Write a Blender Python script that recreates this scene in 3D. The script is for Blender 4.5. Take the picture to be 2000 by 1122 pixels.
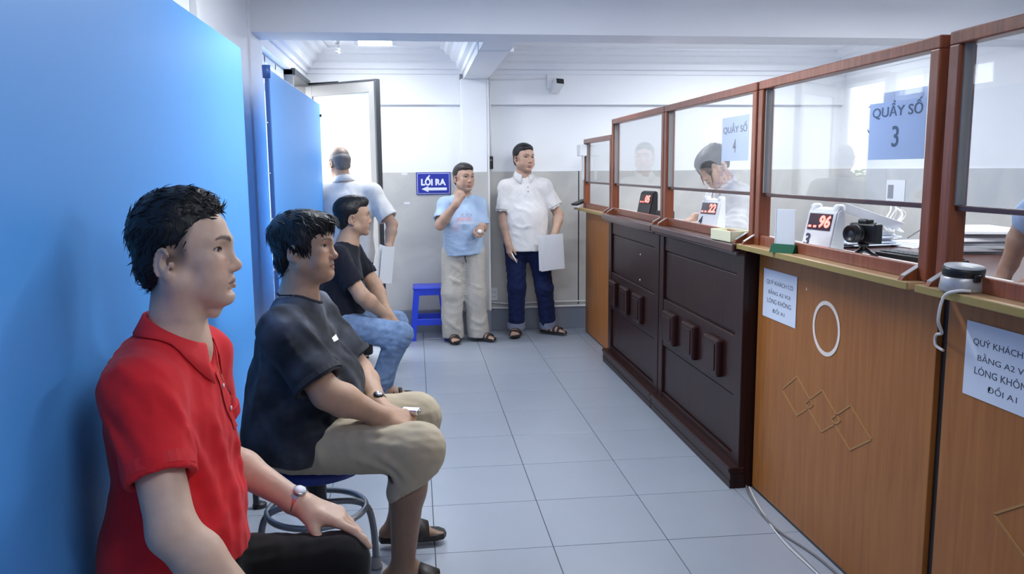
import bpy, bmesh, math, random
import numpy as np
from mathutils import Matrix, Vector

random.seed(7)
for o in list(bpy.data.objects):
    bpy.data.objects.remove(o, do_unlink=True)
scene = bpy.context.scene
COL = scene.collection

# ------------------------------------------------------------------ camera
CAM_H = 1.4288
yaw, pitch, roll = math.radians(6.586), math.radians(8.063), math.radians(-0.472)
fw = Vector((math.sin(yaw) * math.cos(pitch), math.cos(yaw) * math.cos(pitch), -math.sin(pitch)))
rt = Vector((math.cos(yaw), -math.sin(yaw), 0))
up = rt.cross(fw)
r2 = rt * math.cos(roll) + up * math.sin(roll)
u2 = up * math.cos(roll) - rt * math.sin(roll)
cam_data = bpy.data.cameras.new('camera')
cam_data.sensor_width = 36.0
cam_data.lens = 1620.4 / 2000 * 36.0
cam_data.clip_start = 0.02
cam = bpy.data.objects.new('camera', cam_data)
COL.objects.link(cam)
cam.matrix_world = Matrix(((r2.x, u2.x, -fw.x, 0), (r2.y, u2.y, -fw.y, 0), (r2.z, u2.z, -fw.z, CAM_H), (0, 0, 0, 1)))
scene.camera = cam

# ------------------------------------------------------------------ world, exposure
world = bpy.data.worlds.new('world')
scene.world = world
world.use_nodes = True
bg = world.node_tree.nodes['Background']
bg.inputs[0].default_value = (0.92, 0.96, 1.0, 1)
bg.inputs[1].default_value = 8.0
vs = scene.view_settings
vs.view_transform = 'Standard'
vs.look = 'None'
vs.exposure = 0.22
vs.gamma = 1.0
vs.use_curve_mapping = False

# lamps: (fixture centre x, y, z, length, along axis, watts)
CEIL = 2.44
LAMPS = [
    ('near', 0.35, 3.35, CEIL, 1.2, 'x', 30.0, True),
    ('near', 0.75, 0.6, CEIL, 1.2, 'x', 9.0, True),
    ('clerk', 2.75, 3.3, CEIL, 1.2, 'y', 34.0, True),  # unseen lamp added to brighten the right wall
    ('clerk', 2.75, 6.3, CEIL, 1.2, 'x', 20.0, True),
    ('far', -0.27, 6.55, CEIL, 0.32, 'x', 12.0, True),
    ('far', 1.35, 5.5, CEIL, 0.6, 'x', 14.0, True),  # unseen lamp added for its light, kept hidden behind the cross beam
]

# ------------------------------------------------------------------ helpers
def link(o, parent=None):
    COL.objects.link(o)
    if parent is not None:
        o.parent = parent
    return o

def tag(o, label, cat, group=None):
    o['label'] = label
    o['category'] = cat
    if group:
        o['group'] = group
    return o

def empty(name, loc=(0, 0, 0), label=None, cat=None, group=None, rz=0):
    o = bpy.data.objects.new(name, None)
    o.location = loc
    o.rotation_euler = (0, 0, rz)
    COL.objects.link(o)
    o.empty_display_size = 0.1
    if label:
        tag(o, label, cat, group)
    return o

def mesh_obj(name, bm, mat=None, parent=None, smooth=False, loc=None):
    me = bpy.data.meshes.new(name)
    bmesh.ops.recalc_face_normals(bm, faces=bm.faces[:])
    bm.to_mesh(me)
    bm.free()
    if mat:
        me.materials.append(mat)
    if smooth:
        me.shade_smooth()
    o = bpy.data.objects.new(name, me)
    link(o, parent)
    if parent is not None:
        o.matrix_parent_inverse = Matrix.Identity(4)
    if loc is not None:
        o.location = loc
    return o

def add_box(bm, x0, x1, y0, y1, z0, z1, bev=0.0, mi=0):
    M = Matrix.Translation(((x0 + x1) / 2, (y0 + y1) / 2, (z0 + z1) / 2)) @ Matrix.Diagonal((abs(x1 - x0), abs(y1 - y0), abs(z1 - z0), 1))
    r = bmesh.ops.create_cube(bm, size=1, matrix=M)
    vs_ = r['verts']
    fs = set(f for v in vs_ for f in v.link_faces)
    if bev > 0:
        es = list(set(e for v in vs_ for e in v.link_edges))
        rb = bmesh.ops.bevel(bm, geom=es, offset=bev, segments=2, affect='EDGES', profile=0.5)
        fs = set(rb['faces']) | set(f for f in fs if f.is_valid)
    for f in fs:
        if f.is_valid:
            f.material_index = mi

def box(name, x0, x1, y0, y1, z0, z1, mat, parent=None, bev=0.0, o=(0, 0, 0)):
    bm = bmesh.new()
    add_box(bm, x0 - o[0], x1 - o[0], y0 - o[1], y1 - o[1], z0 - o[2], z1 - o[2], bev)
    return mesh_obj(name, bm, mat, parent)

def add_tube(bm, pts, r, n=10, closed=False, cap=True):
    pts = [Vector(p) for p in pts]
    m = len(pts)
    rad = r if isinstance(r, (list, tuple)) else [r] * m
    rings = []
    prev = None
    for i, p in enumerate(pts):
        if closed:
            t = (pts[(i + 1) % m] - pts[i - 1])
        else:
            t = pts[min(i + 1, m - 1)] - pts[max(i - 1, 0)]
        t.normalize()
        if prev is None:
            a = Vector((0, 0, 1)) if abs(t.z) < 0.9 else Vector((1, 0, 0))
            nrm = (a - t * a.dot(t)).normalized()
        else:
            nrm = (prev - t * prev.dot(t)).normalized()
        prev = nrm
        b = t.cross(nrm)
        rings.append([bm.verts.new(p + (nrm * math.cos(2 * math.pi * k / n) + b * math.sin(2 * math.pi * k / n)) * rad[i]) for k in range(n)])
    for i in range(m - 1 + (1 if closed else 0)):
        A, B = rings[i], rings[(i + 1) % m]
        for k in range(n):
            f = bm.faces.new((A[k], A[(k + 1) % n], B[(k + 1) % n], B[k]))
            f.smooth = True
    if cap and not closed:
        bm.faces.new(rings[0][::-1])
        bm.faces.new(rings[-1])

def smooth_path(pts, sub=6):
    P = [Vector(p) for p in pts]
    out = []
    for i in range(len(P) - 1):
        p0, p1, p2, p3 = P[max(i - 1, 0)], P[i], P[i + 1], P[min(i + 2, len(P) - 1)]
        for s in range(sub):
            t = s / sub
            out.append(0.5 * ((2 * p1) + (p2 - p0) * t + (2 * p0 - 5 * p1 + 4 * p2 - p3) * t * t + (3 * p1 - p0 - 3 * p2 + p3) * t ** 3))
    out.append(P[-1])
    return out

def tube(name, pts, r, mat, parent=None, n=10, closed=False):
    bm = bmesh.new()
    add_tube(bm, pts, r, n, closed)
    return mesh_obj(name, bm, mat, parent)

def add_lathe(bm, prof, n=24, M=None):
    M = M or Matrix.Identity(4)
    rings = []
    for r, z in prof:
        if r < 1e-6:
            rings.append([bm.verts.new(M @ Vector((0, 0, z)))])
        else:
            rings.append([bm.verts.new(M @ Vector((r * math.cos(2 * math.pi * k / n), r * math.sin(2 * math.pi * k / n), z))) for k in range(n)])
    for A, B in zip(rings, rings[1:]):
        for k in range(n):
            k2 = (k + 1) % n
            if len(A) == 1 and len(B) == 1:
                continue
            if len(A) == 1:
                f = bm.faces.new((A[0], B[k2], B[k]))
            elif len(B) == 1:
                f = bm.faces.new((A[k], A[k2], B[0]))
            else:
                f = bm.faces.new((A[k], A[k2], B[k2], B[k]))
            f.smooth = True

def lathe(name, prof, mat, parent=None, n=24, M=None):
    bm = bmesh.new()
    add_lathe(bm, prof, n, M)
    return mesh_obj(name, bm, mat, parent)

def add_prism(bm, pts, M, depth):
    """2D outline (x,y) extruded along local z from 0 to depth, placed by M."""
    A = [bm.verts.new(M @ Vector((x, y, 0))) for x, y in pts]
    B = [bm.verts.new(M @ Vector((x, y, depth))) for x, y in pts]
    n = len(pts)
    bm.faces.new(A[::-1])
    bm.faces.new(B)
    for k in range(n):
        bm.faces.new((A[k], A[(k + 1) % n], B[(k + 1) % n], B[k]))

def prism(name, pts, M, depth, mat, parent=None):
    bm = bmesh.new()
    add_prism(bm, pts, M, depth)
    return mesh_obj(name, bm, mat, parent)

def frame_m(o, xa, ya):
    xa = Vector(xa).normalized()
    ya = Vector(ya)
    ya = (ya - xa * ya.dot(xa)).normalized()
    za = xa.cross(ya)
    o = Vector(o)
    return Matrix(((xa.x, ya.x, za.x, o.x), (xa.y, ya.y, za.y, o.y), (xa.z, ya.z, za.z, o.z), (0, 0, 0, 1)))

def text(name, s, size, M, mat, parent=None, width=None, height=None, bold=0.0, depth=0.0006, shear=0.0):
    cu = bpy.data.curves.new(name, 'FONT')
    cu.body = s
    cu.size = size
    cu.align_x = 'CENTER'
    cu.align_y = 'CENTER'
    cu.offset = bold
    cu.shear = shear
    cu.extrude = depth
    cu.resolution_u = 3
    t = bpy.data.objects.new(name, cu)
    COL.objects.link(t)
    dg = bpy.context.evaluated_depsgraph_get()
    me = bpy.data.meshes.new_from_object(t.evaluated_get(dg))
    bpy.data.objects.remove(t, do_unlink=True)
    xs = [v.co.x for v in me.vertices]
    ys = [v.co.y for v in me.vertices]
    if xs:
        cx, cy = (min(xs) + max(xs)) / 2, (min(ys) + max(ys)) / 2
        sx = width / (max(xs) - min(xs)) if width else 1
        sy = height / (max(ys) - min(ys)) if height else (sx if width else 1)
        for v in me.vertices:
            v.co = M @ Vector(((v.co.x - cx) * sx, (v.co.y - cy) * sy, v.co.z))
    me.materials.clear()
    me.materials.append(mat)
    o = bpy.data.objects.new(name, me)
    link(o, parent)
    return o

# ------------------------------------------------------------------ materials
def new_mat(name):
    m = bpy.data.materials.new(name)
    m.use_nodes = True
    return m, m.node_tree, m.node_tree.nodes['Principled BSDF']

def mat(name, col, rough=0.5, metal=0.0, vary=0.0, vscale=8.0, bump=0.0, bscale=40.0, stretch=(1, 1, 1), spec=0.5, coat=0.0, emit=0.0):
    m, nt, b = new_mat(name)
    b.inputs['Base Color'].default_value = (*col, 1)
    b.inputs['Roughness'].default_value = rough
    b.inputs['Metallic'].default_value = metal
    b.inputs['Specular IOR Level'].default_value = spec
    b.inputs['Coat Weight'].default_value = coat
    if emit:
        b.inputs['Emission Color'].default_value = (*col, 1)
        b.inputs['Emission Strength'].default_value = emit
    if vary or bump:
        tc = nt.nodes.new('ShaderNodeTexCoord')
        mp = nt.nodes.new('ShaderNodeMapping')
        mp.inputs['Scale'].default_value = stretch
        nt.links.new(tc.outputs['Object'], mp.inputs[0])
    if vary:
        nz = nt.nodes.new('ShaderNodeTexNoise')
        nz.inputs['Scale'].default_value = vscale
        nz.inputs['Detail'].default_value = 5
        nt.links.new(mp.outputs[0], nz.inputs['Vector'])
        mx = nt.nodes.new('ShaderNodeMix')
        mx.data_type = 'RGBA'
        mx.inputs['A'].default_value = (*[max(0, c * (1 - vary)) for c in col], 1)
        mx.inputs['B'].default_value = (*[min(1, c * (1 + vary)) for c in col], 1)
        nt.links.new(nz.outputs['Fac'], mx.inputs['Factor'])
        nt.links.new(mx.outputs['Result'], b.inputs['Base Color'])
    if bump:
        nb = nt.nodes.new('ShaderNodeTexNoise')
        nb.inputs['Scale'].default_value = bscale
        nb.inputs['Detail'].default_value = 3
        nt.links.new(mp.outputs[0], nb.inputs['Vector'])
        bp = nt.nodes.new('ShaderNodeBump')
        bp.inputs['Strength'].default_value = bump
        bp.inputs['Distance'].default_value = 0.002
        nt.links.new(nb.outputs['Fac'], bp.inputs['Height'])
        nt.links.new(bp.outputs[0], b.inputs['Normal'])
    return m

def wood(name, c1, c2, rough=0.35, grain=(14, 14, 0.9), scale=3.0, coat=0.1, spec=0.45):
    m, nt, b = new_mat(name)
    tc = nt.nodes.new('ShaderNodeTexCoord')
    mp = nt.nodes.new('ShaderNodeMapping')
    mp.inputs['Scale'].default_value = grain
    nt.links.new(tc.outputs['Object'], mp.inputs[0])
    nz = nt.nodes.new('ShaderNodeTexNoise')
    nz.inputs['Scale'].default_value = scale
    nz.inputs['Detail'].default_value = 6
    nz.inputs['Distortion'].default_value = 0.6
    nt.links.new(mp.outputs[0], nz.inputs['Vector'])
    cr = nt.nodes.new('ShaderNodeValToRGB')
    cr.color_ramp.elements[0].position = 0.3
    cr.color_ramp.elements[0].color = (*c1, 1)
    cr.color_ramp.elements[1].position = 0.72
    cr.color_ramp.elements[1].color = (*c2, 1)
    nt.links.new(nz.outputs['Fac'], cr.inputs['Fac'])
    nt.links.new(cr.outputs[0], b.inputs['Base Color'])
    b.inputs['Roughness'].default_value = rough
    b.inputs['Coat Weight'].default_value = coat
    b.inputs['Coat Roughness'].default_value = 0.15
    b.inputs['Specular IOR Level'].default_value = spec
    return m

def marble(name, c1, c2, rough=0.25, scale=2.2):
    m, nt, b = new_mat(name)
    tc = nt.nodes.new('ShaderNodeTexCoord')
    nz = nt.nodes.new('ShaderNodeTexNoise')
    nz.inputs['Scale'].default_value = scale
    nz.inputs['Detail'].default_value = 8
    nz.inputs['Distortion'].default_value = 1.4
    nt.links.new(tc.outputs['Object'], nz.inputs['Vector'])
    cr = nt.nodes.new('ShaderNodeValToRGB')
    cr.color_ramp.elements[0].position = 0.35
    cr.color_ramp.elements[0].color = (*c1, 1)
    cr.color_ramp.elements[1].position = 0.65
    cr.color_ramp.elements[1].color = (*c2, 1)
    nt.links.new(nz.outputs['Fac'], cr.inputs['Fac'])
    nt.links.new(cr.outputs[0], b.inputs['Base Color'])
    b.inputs['Roughness'].default_value = rough
    return m

def glass(name, tint=(1, 1, 1), ior=1.5, rough=0.0, haze=0.0):
    m = bpy.data.materials.new(name)
    m.use_nodes = True
    nt = m.node_tree
    nt.nodes.clear()
    out = nt.nodes.new('ShaderNodeOutputMaterial')
    tr = nt.nodes.new('ShaderNodeBsdfTransparent')
    tr.inputs[0].default_value = (*tint, 1)
    gl = nt.nodes.new('ShaderNodeBsdfGlossy')
    gl.inputs['Roughness'].default_value = rough
    # Schlick reflectance from the angle of view, the same on both faces of the pane
    ge = nt.nodes.new('ShaderNodeNewGeometry')
    dp = nt.nodes.new('ShaderNodeVectorMath')
    dp.operation = 'DOT_PRODUCT'
    nt.links.new(ge.outputs['Normal'], dp.inputs[0])
    nt.links.new(ge.outputs['Incoming'], dp.inputs[1])
    def mth(op, a, b=None):
        n_ = nt.nodes.new('ShaderNodeMath')
        n_.operation = op
        for q, v in enumerate((a, b)):
            if v is None:
                continue
            if isinstance(v, (int, float)):
                n_.inputs[q].default_value = v
            else:
                nt.links.new(v, n_.inputs[q])
        return n_.outputs[0]
    r0 = ((ior - 1) / (ior + 1)) ** 2
    om = mth('SUBTRACT', 1.0, mth('ABSOLUTE', dp.outputs['Value']))
    refl = mth('ADD', r0, mth('MULTIPLY', 1 - r0, mth('POWER', om, 5.0)))
    mx = nt.nodes.new('ShaderNodeMixShader')
    nt.links.new(refl, mx.inputs[0])
    if haze > 0:
        df = nt.nodes.new('ShaderNodeBsdfTranslucent')
        df.inputs[0].default_value = (0.95, 0.97, 1, 1)
        dd = nt.nodes.new('ShaderNodeBsdfDiffuse')
        dd.inputs[0].default_value = (0.9, 0.92, 0.95, 1)
        ad = nt.nodes.new('ShaderNodeMixShader')
        ad.inputs[0].default_value = 0.5
        nt.links.new(df.outputs[0], ad.inputs[1])
        nt.links.new(dd.outputs[0], ad.inputs[2])
        m2 = nt.nodes.new('ShaderNodeMixShader')
        m2.inputs[0].default_value = haze
        nt.links.new(tr.outputs[0], m2.inputs[1])
        nt.links.new(ad.outputs[0], m2.inputs[2])
        nt.links.new(m2.outputs[0], mx.inputs[1])
    else:
        nt.links.new(tr.outputs[0], mx.inputs[1])
    nt.links.new(gl.outputs[0], mx.inputs[2])
    nt.links.new(mx.outputs[0], out.inputs[0])
    return m

M = {}
M['wall'] = mat('white_paint', (0.86, 0.88, 0.92), 0.6, vary=0.02, vscale=3)
M['ceil'] = mat('ceiling_paint', (0.84, 0.86, 0.91), 0.7)
M['tile'] = mat('floor_tile', (0.33, 0.37, 0.44), 0.28, vary=0.06, vscale=2.5, bump=0.03, bscale=120)
M['grout'] = mat('grout', (0.10, 0.11, 0.13), 0.9)
M['dado'] = marble('dado_stone', (0.52, 0.52, 0.515), (0.62, 0.61, 0.585), 0.22)
M['base'] = mat('baseboard_tile', (0.22, 0.25, 0.31), 0.3, vary=0.08)
M['board'] = mat('blue_board', (0.095, 0.385, 0.93), 0.45, spec=0.4)
M['board_edge'] = mat('board_edge', (0.03, 0.09, 0.32), 0.4)
M['black_metal'] = mat('black_metal', (0.015, 0.016, 0.02), 0.4)
M['orange_wood'] = wood('orange_wood', (0.30, 0.100, 0.020), (0.40, 0.150, 0.034), 0.45, coat=0.0)
M['frame_wood'] = wood('frame_wood', (0.16, 0.042, 0.017), (0.29, 0.085, 0.035), 0.3, (20, 20, 1.2))
M['ledge_wood'] = wood('ledge_wood', (0.42, 0.25, 0.13), (0.55, 0.36, 0.20), 0.28, (8, 1, 8))
M['ledge_edge'] = mat('ledge_edge', (0.30, 0.22, 0.065), 0.4)
M['dark_wood'] = wood('dark_wood', (0.018, 0.005, 0.005), (0.034, 0.010, 0.009), 0.36, (10, 10, 0.8), coat=0.05, spec=0.25)
M['dark_top'] = wood('dark_top', (0.05, 0.018, 0.014), (0.09, 0.035, 0.027), 0.25, (10, 1, 10), coat=0.2)
M['inlay'] = mat('inlay_tan', (0.40, 0.20, 0.06), 0.4)
M['ring'] = mat('cream_ring', (0.80, 0.72, 0.66), 0.5)
M['paper'] = mat('paper', (0.80, 0.82, 0.86), 0.7)
M['paper_b'] = mat('paper_blueish', (0.66, 0.72, 0.84), 0.7)
M['ink'] = mat('ink', (0.05, 0.06, 0.10), 0.7)
M['glass'] = glass('screen_glass', (0.985, 0.99, 0.99), 1.55, 0.0, haze=0.04)
M['win_glass'] = glass('window_glass', (0.95, 0.98, 1.0), 1.45, 0.0, haze=0.35)
M['frost'] = glass('frosted_glass', (0.97, 0.98, 1.0), 1.4, 0.2, haze=0.8)
M['alu'] = mat('grey_aluminium', (0.27, 0.265, 0.265), 0.5, 0.1)
M['alu_dark'] = mat('dark_aluminium', (0.06, 0.065, 0.075), 0.4, 0.4)
M['white_pl'] = mat('white_plastic', (0.82, 0.83, 0.85), 0.4)
M['black_pl'] = mat('black_plastic', (0.012, 0.012, 0.014), 0.35)
M['sign_blue'] = mat('sign_blue', (0.02, 0.035, 0.36), 0.35)
M['sign_white'] = mat('sign_white', (0.85, 0.87, 0.95), 0.5)
M['chrome'] = mat('chrome', (0.62, 0.63, 0.65), 0.25, 0.9)
M['silver'] = mat('silver_plastic', (0.45, 0.45, 0.47), 0.35, 0.4)
M['grey_tube'] = mat('grey_tube', (0.25, 0.27, 0.30), 0.35, 0.6)
M['blue_vinyl'] = mat('blue_vinyl', (0.01, 0.03, 0.22), 0.45, bump=0.1, bscale=80)
M['blue_pl'] = mat('blue_plastic', (0.02, 0.06, 0.70), 0.35)
M['rubber'] = mat('grey_rubber', (0.33, 0.34, 0.37), 0.7)
M['cable_w'] = mat('white_cable', (0.70, 0.69, 0.68), 0.5)
M['cable_g'] = mat('grey_cable', (0.16, 0.15, 0.15), 0.5)
M['cream'] = mat('cream_foam', (0.68, 0.67, 0.47), 0.8)
M['green'] = mat('green_plastic', (0.015, 0.10, 0.055), 0.7, spec=0.15)
M['led_bg'] = mat('led_window', (0.05, 0.004, 0.004), 0.2)
M['led'] = mat('led_red', (1.0, 0.10, 0.08), 0.4, emit=5.0)
M['tube_on'] = mat('lamp_tube', (0.95, 0.98, 1.0), 0.4, emit=14.0)
M['street'] = mat('street_paving', (0.45, 0.45, 0.44), 0.9)
M['facade'] = mat('pale_facade', (0.75, 0.76, 0.78), 0.8)
M['leaf'] = mat('foliage', (0.05, 0.14, 0.04), 0.7, vary=0.4, vscale=20)
M['beige'] = mat('beige_plastic', (0.55, 0.48, 0.36), 0.5)

# ================================================================== THE SETTING
XL, XR, YF, YB = -0.88, 3.88, 7.32, -1.6      # left wall, right wall, far wall, back wall
BZ = 2.19                                     # underside of beams

def struct(o):
    o['kind'] = 'structure'
    return o

T = 0.45
gx0, gy0 = 0.0431, 2.964
floor = struct(box('floor', XL - 0.2, XR + 0.2, YB - 0.2, YF + 0.2, -0.08, -0.004, M['grout']))
tiles = {}
def tile_mesh(w, d):
    key = (round(w, 3), round(d, 3))
    if key not in tiles:
        bm = bmesh.new()
        add_box(bm, -w / 2, w / 2, -d / 2, d / 2, -0.006, 0.0, 0.0012)
        me = bpy.data.meshes.new('floor_tile')
        bmesh.ops.recalc_face_normals(bm, faces=bm.faces[:])
        bm.to_mesh(me)
        bm.free()
        me.materials.append(M['tile'])
        tiles[key] = me
    return tiles[key]
for i in range(-3, 9):
    for j in range(-11, 10):
        x0, x1 = max(gx0 + i * T, XL), min(gx0 + (i + 1) * T, XR)
        y0, y1 = max(gy0 + j * T, YB), min(gy0 + (j + 1) * T, YF)
        if x1 - x0 < 0.02 or y1 - y0 < 0.02:
            continue
        g = 0.0016
        o = bpy.data.objects.new('floor_tile', tile_mesh(x1 - x0 - 2 * g, y1 - y0 - 2 * g))
        o.location = ((x0 + x1) / 2, (y0 + y1) / 2, random.uniform(-0.0004, 0.0))
        link(o, floor)

# ceilings: one slab
ceiling = struct(box('ceiling', XL - 0.2, XR + 0.2, YB - 0.2, YF + 0.2, CEIL, CEIL + 0.1, M['ceil']))
trim_1 = struct(box('trim_1', XL - 0.02, XR, 4.83, 5.13, BZ, CEIL, M['ceil']))            # cross beam
trim_2 = struct(box('trim_2', 0.432, 0.637, 5.13, YF, BZ, CEIL, M['ceil']))              # long beam
trim_2b = struct(box('trim_3', 0.425, 0.66, 5.5, 5.53, BZ - 0.004, BZ + 0.05, M['wall']))
# far wall
wall_far = struct(box('wall_far', XL - 0.2, XR + 0.2, YF, YF + 0.15, -0.05, CEIL, M['wall']))
box('dado_tile', XL, 0.405, YF - 0.014, YF, 0.2, 1.412, M['dado'], wall_far, 0.002)
xs = [0.64, 1.445, 1.452, 2.25, 3.05, XR]
box('dado_tile', 0.64, 1.443, YF - 0.014, YF, 0.2, 1.412, M['dado'], wall_far, 0.002)
box('dado_tile', 1.452, 2.25, YF - 0.014, YF, 0.2, 1.412, M['dado'], wall_far, 0.002)
box('dado_tile', 2.253, 3.05, YF - 0.014, YF, 0.2, 1.412, M['dado'], wall_far, 0.002)
box('dado_tile', 3.053, XR, YF - 0.014, YF, 0.2, 1.412, M['dado'], wall_far, 0.002)
box('joint_strip', 1.4435, 1.4515, YF - 0.012, YF, 0.22, 1.412, M['black_pl'], wall_far)
box('lintel', XL, 0.405, YF - 0.035, YF, 1.985, 2.3, M['wall'], wall_far, 0.003)
box('lintel', 0.63, XR, YF - 0.05, YF, 1.985, 2.3, M['wall'], wall_far, 0.003)
baseboard_far = struct(box('baseboard_far', XL, XR, YF - 0.03, YF, 0.0, 0.198, M['base'], None, 0.003))
# far column
column = struct(box('trim_4', 0.405, 0.625, 7.15, YF, 0.0, BZ, M['wall'], None, 0.004))
box('dado_tile', 0.398, 0.632, 7.138, YF - 0.02, 0.212, 1.412, M['dado'], column, 0.003)
box('plinth_tile', 0.393, 0.638, 7.128, YF - 0.02, 0.0, 0.208, M['base'], column, 0.003)
box('edge_bead', 0.626, 0.640, 7.133, 7.146, 0.21, 2.18, M['white_pl'], column)

# crown mouldings (stepped profile) round the far bays
def cornice(name, p0, p1, inward, mat_=None):
    """runs p0->p1 (xy) under the ceiling; inward = unit xy vector into the room"""
    prof = [(0.0, 0.0), (0.20, 0.0), (0.20, -0.018), (0.165, -0.022), (0.15, -0.05), (0.115, -0.058), (0.10, -0.095), (0.062, -0.115), (0.052, -0.16), (0.02, -0.168), (0.016, -0.20), (0.0, -0.20)]
    bm = bmesh.new()
    rings = []
    for p in (p0, p1):
        rings.append([bm.verts.new((p[0] + inward[0] * a, p[1] + inward[1] * a, CEIL + b)) for a, b in prof])
    n = len(prof)
    for k in range(n):
        bm.faces.new((rings[0][k], rings[0][(k + 1) % n], rings[1][(k + 1) % n], rings[1][k]))
    bm.faces.new(rings[0])
    bm.faces.new(rings[1][::-1])
    return struct(mesh_obj(name, bm, M['ceil']))
cornice('trim_5', (XL, 5.13), (XL, YF), (1, 0))
cornice('trim_6', (XL, YF - 0.035), (0.432, YF - 0.035), (0, -1))
cornice('trim_7', (0.432, 5.13), (0.432, YF), (-1, 0))
cornice('trim_8', (XL, 5.13), (0.432, 5.13), (0, 1))
cornice('trim_9', (0.637, YF - 0.05), (XR, YF - 0.05), (0, -1))
cornice('trim_10', (0.637, 5.13), (0.637, YF), (1, 0))
cornice('trim_11', (XR, 5.13), (XR, YF), (-1, 0))
cornice('trim_12', (XR, YB), (XR, 4.83), (-1, 0))

# left wall: solid up to pillar, then glazing, door opening
wall_left = struct(box('wall_left', XL - 0.15, XL, YB, 4.83, -0.05, CEIL, M['wall']))
box('pillar', XL - 0.15, XL + 0.01, 4.78, 5.16, 0.0, CEIL, M['wall'], wall_left, 0.004)
box('dado_tile', XL, XL + 0.012, YB, 4.78, 0.0, 0.42, M['base'], wall_left, 0.002)
box('header', XL - 0.15, XL, 5.16, YF, 2.17, CEIL, M['wall'], wall_left, 0.003)
box('wall_sill', XL - 0.15, XL, 5.16, 6.40, 0.0, 0.82, M['dado'], wall_left, 0.003)
box('window_pipe', XL, XL + 0.03, 3.58, 3.62, 1.6, CEIL, M['white_pl'], wall_left, 0.004)
wall_right = struct(box('wall_right', XR, XR + 0.15, YB, YF, -0.05, CEIL, M['wall']))
for k in range(10):
    ya = YB + k * 0.9
    box('dado_tile', XR - 0.014, XR, ya + 0.001, min(ya + 0.899, YF), 0.0, 1.412, M['dado'], wall_right, 0.002)
wall_back = struct(box('wall_back', XL - 0.2, XR + 0.2, YB - 0.15, YB, -0.05, CEIL, M['wall']))

# window_1: glazing in the left wall behind the second board
window_1 = struct(empty('window_1', (XL - 0.08, 5.16, 0.82)))
def wpart(name, y0, y1, z0, z1, m, x0=-0.03, x1=0.03, bev=0.003):
    return box(name, x0, x1, y0 - 5.16, y1 - 5.16, z0 - 0.82, z1 - 0.82, m, window_1, bev)
for y in (5.165, 5.56, 5.98, 6.36):
    wpart('mullion', y, y + 0.04, 0.82, 2.16, M['white_pl'])
wpart('transom', 5.165, 6.40, 1.94, 1.985, M['white_pl'])
wpart('sill_rail', 5.165, 6.40, 0.82, 0.86, M['white_pl'])
wpart('head_rail', 5.165, 6.40, 2.12, 2.165, M['white_pl'])
for y in (5.205, 5.60, 6.02):
    wpart('pane', y, y + (0.355 if y < 5.5 else 0.38 if y < 5.9 else 0.34), 0.86, 1.94, M['win_glass'], -0.003, 0.003, 0)
    wpart('pane', y, y + (0.355 if y < 5.5 else 0.38 if y < 5.9 else 0.34), 1.985, 2.12, M['win_glass'], -0.003, 0.003, 0)
for k in range(9):
    z = 0.93 + k * 0.115
    tube('grille_bar', [(-0.06, 0.0, z - 0.82), (-0.06, 1.24, z - 0.82)], 0.007, M['silver'], window_1, 6)

# door_1: frame in the left wall and leaf standing open into the room
door_1 = struct(empty('door_1', (XL, 7.22, 0.0)))
box('door_jamb', -0.14, 0.012, -0.84, -0.78, 0, 2.17, M['alu'], door_1, 0.003)
box('door_jamb', -0.14, 0.012, 0.03, 0.09, 0, 2.17, M['alu'], door_1, 0.003)
box('door_head', -0.14, 0.03, -0.84, 0.09, 2.13, 2.18, M['alu_dark'], door_1, 0.003)
leaf = empty('leaf')
leaf.parent = door_1
leaf.rotation_euler = (0, 0, math.atan2(-0.52, 0.60))
leaf.location = (0.01, 0.0, 0)
LW, LH = 0.80, 2.125
box('leaf_stile', 0, 0.075, -0.02, 0.02, 0.02, LH, M['alu'], leaf, 0.003)
box('leaf_stile', LW - 0.085, LW - 0.005, -0.02, 0.02, 0.02, LH, M['alu'], leaf, 0.003)
box('leaf_edge', LW - 0.02, LW, -0.028, 0.024, 0.02, LH, M['alu_dark'], leaf, 0.003)
box('leaf_rail', 0.075, LW - 0.085, -0.02, 0.02, LH - 0.085, LH, M['alu'], leaf, 0.003)
box('leaf_top_cap', 0.0, LW, -0.024, 0.022, LH, LH + 0.012, M['alu_dark'], leaf, 0.002)
box('leaf_rail', 0.075, LW - 0.085, -0.02, 0.02, 0.02, 0.14, M['alu'], leaf, 0.003)
box('leaf_pane', 0.075, LW - 0.085, -0.004, 0.004, 0.14, LH - 0.085, M['frost'], leaf)
for z in (0.62, 1.18, 1.42, 1.62, 1.84):
    box('leaf_grille_bar', 0.07, LW - 0.08, 0.008, 0.016, z, z + 0.022, M['alu'], leaf, 0.002)
tube('door_closer_arm', [(0.02, -0.02, LH + 0.02), (0.26, 0.10, LH + 0.03), (0.34, 0.02, LH + 0.02)], 0.007, M['alu_dark'], leaf, 6)

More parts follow.
